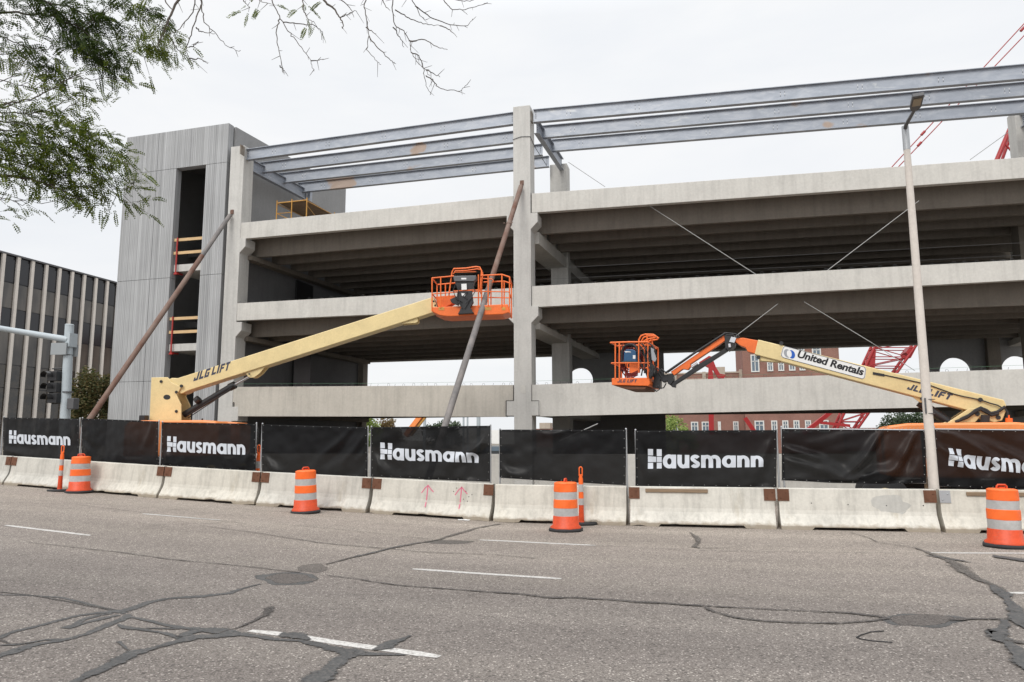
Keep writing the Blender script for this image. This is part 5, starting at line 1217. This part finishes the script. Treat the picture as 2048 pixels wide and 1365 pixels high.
mb = MB(); mb.tube([cY(1606, 868), cY(1652, 832), cY(1690, 800)], .26, 4); mb.tube([cY(1635, 845), cY(1700, 852)], .18, 4); mb.build('outrigger', M['red'], T)
T3 = thing('telescopic_crane_boom', 'pale orange machine boom slanting far behind, under the lowest deck at left', 'crane', onY(815, 875, 60))
mb = MB(); a, b = onY(812, 872, 60), onY(856, 815, 60); mb.tube([a, b], .3, 4); mb.build('boom_section', M['hood'], T3); mb = MB(); a, b = onY(822, 872, 60), onY(866, 815, 60); mb.tube([a, b], .12, 4); mb.build('boom_edge', M['scaffold'], T3)

# ================================================================== BRICK SCHOOL BEHIND
def brick():
    m, t, p = mat('red brick', (.30, .13, .09), .9); s = pos(t, (1, 1, 1))
    b = nn(t, 'ShaderNodeTexBrick', inp={'Scale': 3.2, 'Color1': (.25, .115, .09, 1), 'Color2': (.21, .10, .08, 1), 'Mortar': (.30, .22, .18, 1), 'Mortar Size': .02}); mp_ = nn(t, 'ShaderNodeCombineXYZ')
    g = nn(t, 'ShaderNodeSeparateXYZ'); lk(t, s, g.inputs[0]); lk(t, g.outputs[0], mp_.inputs[0]); lk(t, g.outputs[2], mp_.inputs[1]); lk(t, mp_.outputs[0], b.inputs[0])
    n = nz(t, s, .5, 4); lk(t, mix(t, 1, b.outputs[0], ramp(t, n, [(.3, g3(.85)), (.7, g3(1.15))]), 'MULTIPLY'), p.inputs['Base Color']); return m
M['brick'] = brick(); M['stone'] = concrete('pale stone trim', (.42, .36, .30), .1, .1, .3)
YS = 110.0
T = thing('brick_school', 'red brick building with stone trimmed parapet and tall white framed windows behind the garage', 'building', (onY(1500, 880, YS).x, YS, 0))
def bX(x): return onY(x, 760, YS).x
def bZ(y): return onY(1500, y, YS).z
M['pane'] = mat('school window glass', (.12, .16, .20), .15, 0, .6)[0]; M['frame'] = mat('white window frame', (.62, .62, .60), .6)[0]
mb = MB(); mb.box(bX(1487), bX(1681), YS, YS+22, 0, 21); mb.build('wall', M['brick'], T)
mb = MB(); mb.box(bX(1317), bX(1487), YS+3, YS+20, 0, bZ(741)); mb.build('wall', M['brick'], T)
mb = MB()
for x0, x1, yt in ((1300, 1320, 745), (1323, 1331, 737), (1347, 1352, 737), (1434, 1452, 729), (1481, 1487, 735), (1405, 1412, 738)): mb.box(bX(x0), bX(x1), YS+2.8, YS+4, bZ(760), bZ(yt))
mb.box(bX(1317), bX(1487), YS+2.9, YS+3.4, bZ(742), bZ(739)); mb.box(bX(1317), bX(1487), YS+2.9, YS+3.3, bZ(757), bZ(752)); mb.box(bX(1487), bX(1681), YS-.2, YS, bZ(694), bZ(690))
mb.build('stone_trim', M['stone'], T)
for x0, x1, y0, y1 in ((1503, 1520, 710, 745), (1535.5, 1547.5, 725, 744), (1557.5, 1569.5, 725, 744), (1579, 1592, 725, 744), (1600, 1612, 692, 725), (1627, 1645, 692, 725), (1600, 1612, 730, 744), (1503, 1520, 691, 706), (1652, 1664, 725, 744),
    (1400, 1416, 842, 866), (1378, 1393, 842, 866), (1433, 1439, 842, 866), (1464, 1475, 842, 866), (1505, 1524, 842, 866), (1538, 1550, 842, 866), (1560, 1572, 842, 866), (1582, 1594, 842, 866), (1605, 1617, 842, 866), (1633, 1652, 842, 866), (1340, 1352, 842, 866)):
    yy_ = YS if x0 > 1487 else YS+3
    mb = MB(); a, b, c, d = bX(x0), bX(x1), bZ(y1), bZ(y0)
    f = .16; mb.box(a, b, yy_-.12, yy_+.01, d-f, d); mb.box(a, b, yy_-.12, yy_+.01, c, c+f); mb.box(a, a+f, yy_-.12, yy_+.01, c+f, d-f); mb.box(b-f, b, yy_-.12, yy_+.01, c+f, d-f)
    mb.box((a+b)/2-.05, (a+b)/2+.05, yy_-.10, yy_, c+f, d-f); mb.box(a+f, b-f, yy_-.10, yy_, c+(d-c)*.6, c+(d-c)*.6+.1)
    w_ = mb.build('window', M['frame'], T); mb = MB(); mb.box(a+f, b-f, yy_-.05, yy_-.01, c+f, d-f); mb.build('pane', M['pane'], w_)
# low far buildings
T = thing('low_building', 'long low pale building far behind under the lowest deck', 'building', onY(960, 880, 140)); mb = MB()
a, b = onY(700, 870, 140), onY(1085, 856, 140); mb.box(a.x, b.x, 140, 150, 0, 3.9); mb.build('wall', M['white'], T)
T = thing('brick_shed', 'small dark brick roofed building far behind left of the tree', 'building', onY(1700, 870, 130)); mb = MB()
a, b = onY(1690, 860, 130), onY(1770, 856, 130); mb.box(a.x, b.x, 130, 140, 0, b.z); mb.build('wall', M['brick'], T)
T = thing('rooftop_unit_building', 'far brick building with a small rooftop box seen right of the middle column', 'building', onY(1085, 870, 120)); mb = MB()
a, b = onY(1070, 858, 120), onY(1107, 858, 120); mb.box(a.x, b.x, 120, 130, 0, a.z); mb.build('wall', M['brick'], T); mb = MB(); c = onY(1087, 852, 119); mb.box(c.x-.9, c.x+.9, 120, 122, a.z-.1, c.z+.5); mb.build('rooftop_unit', M['stone'], T)
for x, r_, lab in ((849, .16, 'pale far light pole left of the rusty brace, under the lowest deck'), (957, .2, 'far thick pale pole right of the rusty brace'), (927, .10, 'thin far pole just right of the rusty brace foot'), (935, .09, 'second thin far pole right of the rusty brace foot')):
    p = onY(x, 860, 70); mb = MB(); mb.tube([(p.x, 70, 0), (p.x, 70, p.z+4)], r_, 8); tag(mb.build('far_pole', M['pole_grey']), lab, 'pole', 'far poles seen under the lowest deck')
# parked vehicle glimpsed in the gap between banners
T = thing('parked_car', 'dark parked car glimpsed through the gap between two banners left of the middle column', 'car', onY(992, 890, 60)); c = onY(992, 890, 60)
mb = MB(); pr = [(-2.2, .35), (-2.2, .85), (-1.3, .95), (-.7, 1.42), (.8, 1.42), (1.4, .98), (2.2, .85), (2.2, .35)]
mb.prism([(c.x+x, 60, z) for x, z in pr], (0, 1.7, 0)); mb.build('car_body', paint('dark car paint', (.05, .055, .06), .1, .3), T, .08)
mb = MB(); mb.prism([(c.x+x, 59.99, z) for x, z in [(-1.2, .97), (-.68, 1.34), (.76, 1.34), (1.25, .99)]], (0, -.02, 0)); mb.build('window', M['pane'], T)
for x in (-1.4, 1.4):
    mb = MB(); mb.tube([(c.x+x, 59.95, .33), (c.x+x, 60.2, .33)], .33, 18); mb.build('wheel', M['rubber'], T)

# ================================================================== TREES
def leafmat(name, a, b):
    m, t, p = mat(name, a, .6, 0, .3); n = nz(t, pos(t), 1.3, 3); oi = nn(t, 'ShaderNodeNewGeometry')
    r = ramp(t, oi.outputs['Random Per Island'], [(0, a), (1, b)])
    lk(t, r, p.inputs['Base Color'])
    tl = nn(t, 'ShaderNodeBsdfTranslucent'); lk(t, r, tl.inputs[0]); ms = nn(t, 'ShaderNodeMixShader', inp={0: .38}); lk(t, p.outputs[0], ms.inputs[1]); lk(t, tl.outputs[0], ms.inputs[2]); lk(t, ms.outputs[0], t.nodes['Material Output'].inputs[0]); return m
M['leaf_far'] = leafmat('dark green leaves', (.025, .045, .022), (.065, .095, .04)); M['leaf_lime'] = leafmat('lime green leaves', (.14, .22, .05), (.30, .36, .10)); M['leaf_rust'] = leafmat('reddish leaves', (.12, .07, .035), (.20, .15, .06)); M['leaf_mix'] = leafmat('mixed green leaves', (.035, .06, .02), (.16, .12, .05))
M['bark'] = rust('bark', (.045, .035, .028), (.10, .082, .068), 9)
def far_tree(c, rx, rz, zc, m, lab, n, ls, seed, dens=0.0):
    rnd = random.Random(seed); T = thing('tree', lab, 'tree', (c.x, c.y, 0)); mb = MB()
    mb.tube([(c.x, c.y, 0), (c.x+.1, c.y, zc*.6), (c.x, c.y, zc+rz*.5)], [.05*rx+.08, .04*rx+.05, .03], 8)
    for k in range(9):
        a = rnd.uniform(0, 2*pi); e_ = rnd.uniform(.2, 1.2); L = rx*rnd.uniform(.5, .9); s_ = Vector((c.x, c.y, zc*.5+rnd.random()*zc*.5))
        mb.tube([s_, s_+Vector((cos(a)*L*.5*cos(e_), sin(a)*L*.5, sin(e_)*L*.5)), s_+Vector((cos(a)*L*cos(e_), sin(a)*L, sin(e_)*L))], [.05*rx*.5, .03*rx*.5, .01], 5)
    mb.build('trunk', M['bark'], T); mb = MB(); cl = []
    for k in range(26):
        a = rnd.uniform(0, 2*pi); u_ = rnd.uniform(-1, 1); q = rnd.uniform(.45, .95); cl.append((Vector((cos(a)*sqrt(1-u_*u_)*rx*q, sin(a)*sqrt(1-u_*u_)*rx*q, u_*rz*q)), rnd.uniform(.22, .42)))
    for k in range(n):
        cc, cr_ = cl[rnd.randrange(len(cl))]; v = Vector((rnd.gauss(0, 1), rnd.gauss(0, 1), rnd.gauss(0, 1))).normalized()*rnd.random()**.45
        p = Vector((c.x, c.y, zc)) + cc + Vector((v.x*rx*cr_, v.y*rx*cr_, v.z*rz*cr_))
        a1 = Vector((rnd.gauss(0, 1), rnd.gauss(0, 1), rnd.gauss(0, .7))).normalized()*ls; a2 = a1.orthogonal().normalized()*ls*.55
        mb.add([p-a1, p+a2, p+a1, p-a2], [(0, 1, 2, 3)])
    mb.build('crown', M[m], T)
c = onY(185, 800, 34); far_tree(c, 1.35, 2.5, 3.6, 'leaf_mix', 'leafy tree between the office building and the stair tower', 7000, .085, 1)
c = onY(1805, 858, 95); far_tree(c, 2.6, 2.6, 2.9, 'leaf_far', 'round dark green tree far behind, left of the right lift hood', 6000, .17, 2)
c = onY(735, 860, 80); far_tree(c, 1.9, 2.2, 2.4, 'leaf_lime', 'bright lime green tree far behind under the lowest deck', 3000, .16, 3)
c = onY(772, 860, 85); far_tree(c, 2.2, 2.2, 2.5, 'leaf_rust', 'reddish brown tree far behind under the lowest deck', 3000, .16, 4)
c = onY(880, 860, 85); far_tree(c, 2.8, 2.0, 2.3, 'leaf_far', 'dark green tree far behind at the foot of the rusty brace', 4000, .16, 5)
c = onY(1352, 860, 90); far_tree(c, 2.2, 2.3, 2.4, 'leaf_lime', 'pale green tree in front of the brick building', 2500, .17, 6)

# ---- the honey locust over the camera, its limbs reaching in from the upper left
T = thing('locust_tree', 'honey locust tree whose feathery green branches hang into the upper left', 'tree', (-9.5, 3.0, 0))
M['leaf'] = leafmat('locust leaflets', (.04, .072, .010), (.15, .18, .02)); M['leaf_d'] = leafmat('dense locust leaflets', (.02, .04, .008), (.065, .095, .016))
LM = MB(); LD = MB(); rl = random.Random(11)
def frond(p, d, L, mbt):
    """a pinnate leaf: midrib with paired leaflets"""
    d = d.normalized(); droop = Vector((0, 0, -1)); s = d.cross(Vector((rl.gauss(0, .5), rl.gauss(0, .5), 1))).normalized(); up = s.cross(d)
    n = int(L/.0135); ll = .0165*rl.uniform(.8, 1.2); q = p.copy()
    for i in range(n):
        t = i/n; dd = (d + droop*t*.7).normalized(); q = q + dd*(L/n); w_ = ll*(1-.45*abs(t-.4)*1.6)*1.3
        for sg in (-1, 1):
            a = (s*sg + dd*.35 + droop*.15 + up*rl.uniform(-.3, .3)).normalized(); e_ = q + a*w_*1.1; m_ = q + a*w_*.5; k = dd*w_*.36
            mbt.add([q, m_-k, e_, m_+k], [(0, 1, 2, 3)])
def limb(pts, r0, r1, depth, depth2=None, name='branch', twigs=0, leaf=0, seed=0, spread=1.0, dens='L', flen=.13, rg=.006):
    rnd = random.Random(seed*31+5); n = len(pts); depth2 = depth if depth2 is None else depth2
    P = []
    for i, (x, y) in enumerate(pts):
        Yd = depth + (depth2-depth)*i/(n-1); d = ray(x, y); P.append(O + d*(Yd/sqrt(d.x**2+d.y**2)))
    # soften and roughen
    C = []
    for i in range(n-1):
        for k in range(5):
            t = k/5; C.append(P[i].lerp(P[i+1], t) + Vector((rnd.gauss(0, rg), rnd.gauss(0, rg), rnd.gauss(0, rg)))*(1 if k else 0))
    C.append(P[-1]); N = len(C)
    BR.tube(C, [r0+(r1-r0)*(i/(N-1)) for i in range(N)], 6)
    for i in range(1, N):                     # spur twigs
        if rnd.random() < .28*twigs:
            d = (C[i]-C[i-1]).normalized(); a = Vector((rnd.gauss(0, 1), rnd.gauss(0, 1), rnd.gauss(0, 1))).normalized(); a = (a - d*a.dot(d)*.5 + d*.6).normalized(); L = rnd.uniform(.03, .16)*twigs
            q = [C[i], C[i]+a*L*.5+Vector((0, 0, -.01)), C[i]+a*L+Vector((0, 0, -.02))]; BR.tube(q, [max(.0025, r1), .002, .0013], 4)
            if leaf: 
                for _ in range(2): frond(q[2], a, flen*rnd.uniform(.7, 1.2), LM if dens == 'L' else LD)
        if leaf:
            m_ = leaf * spread
            for _ in range(int(m_) + (rnd.random() < m_-int(m_))):
                d = (C[i]-C[i-1]).normalized(); a = Vector((rnd.gauss(0, 1), rnd.gauss(0, 1), rnd.gauss(-.25, .8))).normalized()
                p = C[i] + Vector((rnd.gauss(0, .034), rnd.gauss(0, .12), rnd.gauss(0, .028)))*spread
                frond(p, a + d*.9, flen*rnd.uniform(.55, 1.0), LM if dens == 'L' else LD)
    return C
BR = MB()
R = ray
# trunk and main limbs out of the picture
mb = MB(); mb.tube([(-9.5, 3, -.1), (-9.4, 3.05, 1.5), (-9.1, 3.2, 3.2), (-8.6, 3.6, 4.6)], [.24, .19, .17, .13], 12); mb.build('trunk', M['bark'], T)
# leafy masses at the left edge, each limb given by its sight line and distance
L1 = [ # (points, r0, r1, depth, depth2, twigs, leaf, seed, dens)
 ([(-60,40),(20,25),(90,30),(150,50),(200,90),(240,110)], .02, .006, 6.6, 6.2, 1, 3.2, 1, 'D'),
 ([(-60,5),(40,-5),(120,10),(180,30),(220,40)], .02, .006, 6.3, 6.4, 1, 3.4, 2, 'D'),
 ([(100,10),(140,45),(160,80),(180,100),(205,120)], .012, .004, 6.5, 6.3, 1, 3.0, 3, 'D'),
 ([(150,60),(165,90),(175,60),(200,30),(240,10),(290,15),(320,30)], .010, .004, 6.6, 6.4, 1, 2.0, 4, 'D'),
 ([(205,20),(225,55),(240,75),(262,100),(280,112),(312,125)], .008, .003, 6.6, 6.5, 1, .35, 5, 'L'),
 ([(262,5),(280,30),(300,45),(318,50)], .007, .003, 6.6, 6.5, 1, 1.8, 6, 'L'),
 ([(268,50),(282,75),(285,92),(300,95),(318,100)], .006, .003, 6.6, 6.5, 1, .9, 7, 'L'),
 ([(-40,60),(10,75),(40,90),(90,100),(120,85)], .012, .004, 6.8, 6.5, 1, 1.2, 8, 'D'),
 ([(-50,170),(10,160),(40,138),(60,105),(90,85)], .008, .003, 6.9, 6.8, 1, .3, 9, 'L'),
 ([(-50,150),(20,165),(70,180),(110,178),(150,150),(180,128)], .008, .003, 6.6, 6.3, 1, .5, 10, 'L'),
 ([(70,138),(95,128),(100,145)], .006, .003, 6.5, 6.5, 1, 2.2, 11, 'D'),
 ([(-60,115),(-10,105),(30,110),(40,120)], .008, .003, 6.5, 6.5, 1, 1.4, 12, 'L'),
 ([(170,60),(185,85),(205,105),(240,130),(268,150)], .007, .0022, 6.6, 6.4, 1, .02, 13, 'L'),
 ([(140,95),(175,110),(205,125),(225,135)], .007, .003, 6.5, 6.5, 1, 2.4, 14, 'D'),
 ([(-60,215),(10,210),(70,195),(115,170),(150,152),(190,160),(225,155),(245,160)], .012, .003, 6.4, 6.0, 1, .6, 15, 'L'),
 ([(-60,225),(30,225),(60,230),(110,215),(150,190),(180,180)], .010, .003, 6.4, 6.1, 1, 1.3, 16, 'L'),
 ([(-50,255),(10,262),(60,268),(110,275),(150,262),(190,272)], .012, .003, 6.3, 6.1, 1, 2.6, 17, 'L'),
 ([(-50,200),(0,205),(50,220),(110,235),(160,200),(172,190)], .008, .003, 6.4, 6.1, 1, .7, 18, 'L'),
 ([(-50,235),(20,245),(70,250),(130,240),(175,262)], .01, .003, 6.4, 6.1, 1, 2.2, 19, 'L'),
 ([(-50,290),(30,285),(90,290),(150,295),(190,290),(225,286)], .012, .003, 6.3, 6.0, 1, 2.8, 20, 'L'),
 ([(-50,345),(20,352),(70,362),(120,378),(160,400)], .024, .007, 6.2, 6.0, 1, 1.5, 21, 'L'),
 ([(90,365),(130,352),(160,335),(200,335),(235,322),(262,330)], .010, .003, 6.2, 5.9, 1, 2.0, 22, 'L'),
 ([(80,360),(100,330),(150,305),(185,310),(220,302)], .008, .003, 6.2, 6.0, 1, 2.4, 23, 'L'),
 ([(100,370),(140,375),(180,372),(210,362),(240,356)], .008, .003, 6.1, 6.0, 1, 1.8, 24, 'L'),
 ([(140,388),(160,400),(185,400)], .006, .003, 6.1, 6.0, 1, 1.4, 25, 'L'),
 ([(-40,312),(20,322),(70,335),(110,345)], .012, .004, 6.3, 6.1, 1, 2.4, 26, 'L'),
 ([(150,290),(190,330),(220,375),(238,398),(258,406),(282,405)], .006, .0022, 6.1, 6.0, 1, .12, 27, 'L'),
 ([(220,375),(250,380),(268,368),(262,350)], .004, .002, 6.1, 6.0, 1, .15, 28, 'L'),
 ([(-40,385),(15,398),(45,412),(60,398),(64,388)], .007, .002, 6.3, 6.3, 1, .03, 29, 'L'),
 ([(-40,395),(10,402),(40,400),(82,408)], .006, .002, 6.3, 6.3, 1, .03, 30, 'L'),
 ([(-50,275),(0,300),(40,310),(90,312),(130,320)], .010, .003, 6.2, 6.1, 1, 2.4, 33, 'L'),
 ([(-40,330),(10,335),(50,350),(85,375),(120,365)], .010, .003, 6.2, 6.1, 1, 1.2, 34, 'L'),
 ([(315,-20),(345,20),(332,60),(316,90)], .010, .006, 6.0, 6.0, .5, 0, 40, 'L'),
 ([(300,65),(305,88),(312,95)], .005, .003, 6.0, 6.0, 1, 2.2, 42, 'L'),
 ([(325,72),(345,80),(358,90)], .004, .002, 6.0, 6.0, .5, 1.3, 43, 'L'),
 ([(-60,430),(0,430),(6,438)], .005, .002, 6.3, 6.3, 1, .2, 44, 'L'),
]
for P, r0, r1, d0, d1, tw, lf, sd_, dn in L1: limb(P, r0*.5, r1*.5, d0, d1, 'branch', tw, lf*(3.3 if dn == 'D' else 2.7), sd_, .92, dn)
# bare hanging twigs along the top
L2 = [
 [(372,-25),(350,10),(335,45),(322,75),(314,95)], [(392,-20),(386,25),(360,58),(328,73)], [(402,-20),(403,15),(408,45),(430,65),(450,90),(478,103)], [(402,10),(388,50),(380,75),(372,100),(378,118),(397,130)],
 [(378,95),(390,90),(397,84)], [(378,118),(400,118),(416,128)], [(392,55),(400,63),(412,66),(430,68)], [(340,75),(355,100),(372,112)],
 [(535,-20),(548,12),(560,38),(575,62),(590,78),(605,98),(622,122),(628,143)], [(560,38),(553,60),(555,90),(562,120),(566,146)], [(622,122),(636,121),(646,118)], [(566,45),(600,48),(630,52),(645,64),(643,80)], [(604,-10),(608,25),(618,40),(628,44)],
 [(480,-10),(490,5),(500,15)], [(515,-15),(520,3),(535,8)], [(560,132),(566,140),(572,146)],
 [(630,-25),(652,5),(668,18),(678,34),(686,48),(685,58)], [(680,36),(698,28),(712,22)], [(670,-5),(690,6),(704,22),(708,35)], 
 [(735,-20),(728,15),(735,45),(738,72),(733,100),(750,120),(762,130)], [(738,72),(755,96),(782,122),(792,128)], [(732,55),(745,64),(752,70)],
 [(790,-20),(784,15),(790,50),(808,62),(818,80),(822,105),(835,125),(852,140),(860,152)], [(822,105),(838,112),(845,128),(848,150),(852,172),(862,190)], [(818,82),(850,80),(878,96),(895,100)], [(852,140),(868,148),(880,155)], [(790,20),(812,34),(838,45),(860,50),(880,52)],
 [(810,-20),(830,10),(840,32),(852,40)], [(852,152),(866,160),(872,172),(890,180),(920,183),(934,170)], [(868,-20),(890,5),(905,20),(930,20),(965,10),(975,5)], [(830,12),(860,35),(900,50),(935,52),(945,38)], [(786,55),(800,75),(808,95)], [(880,52),(900,60),(914,75)], [(760,-10),(772,15),(780,22)],
 [(895,-12),(912,0),(940,3),(965,-5)],
]
for i, P in enumerate(L2):
    th = 1.0 if i not in (0, 16) else 2.2
    limb(P, .0052*th, .0019*(1.4 if th > 1 else 1), 6.0 + (i % 5)*.12, 5.9 + (i % 4)*.15, 'branch', .7, .15 if i in (13, 14, 12) else 0, 200+i, .6, 'L', rg=.0035)
for P, a in (([(-9.1, 3.2, 3.2), (-8.2, 4.2, 5.0), (-7.2, 4.6, 5.8)], .11), ([(-8.6, 3.6, 4.6), (-7.0, 2.8, 6.5), (-4.5, 3.2, 7.6), (-2.8, 4.6, 7.9)], .10), ([(-8.6, 3.6, 4.6), (-8.0, 3.9, 6.4), (-6.0, 4.6, 7.4)], .09), ([(-9.0, 3.3, 3.6), (-8.3, 4.3, 4.2)], .08)):
    BR.tube(P, [a, a*.75, a*.5, a*.35][:len(P)] if len(P) > 2 else [a, a*.6], 8)
BR.build('branch', M['bark'], T); LM.build('leaves', M['leaf'], T); LD.build('leaves', M['leaf_d'], T)
S.cycles.max_bounces = 8; S.cycles.transparent_max_bounces = 12
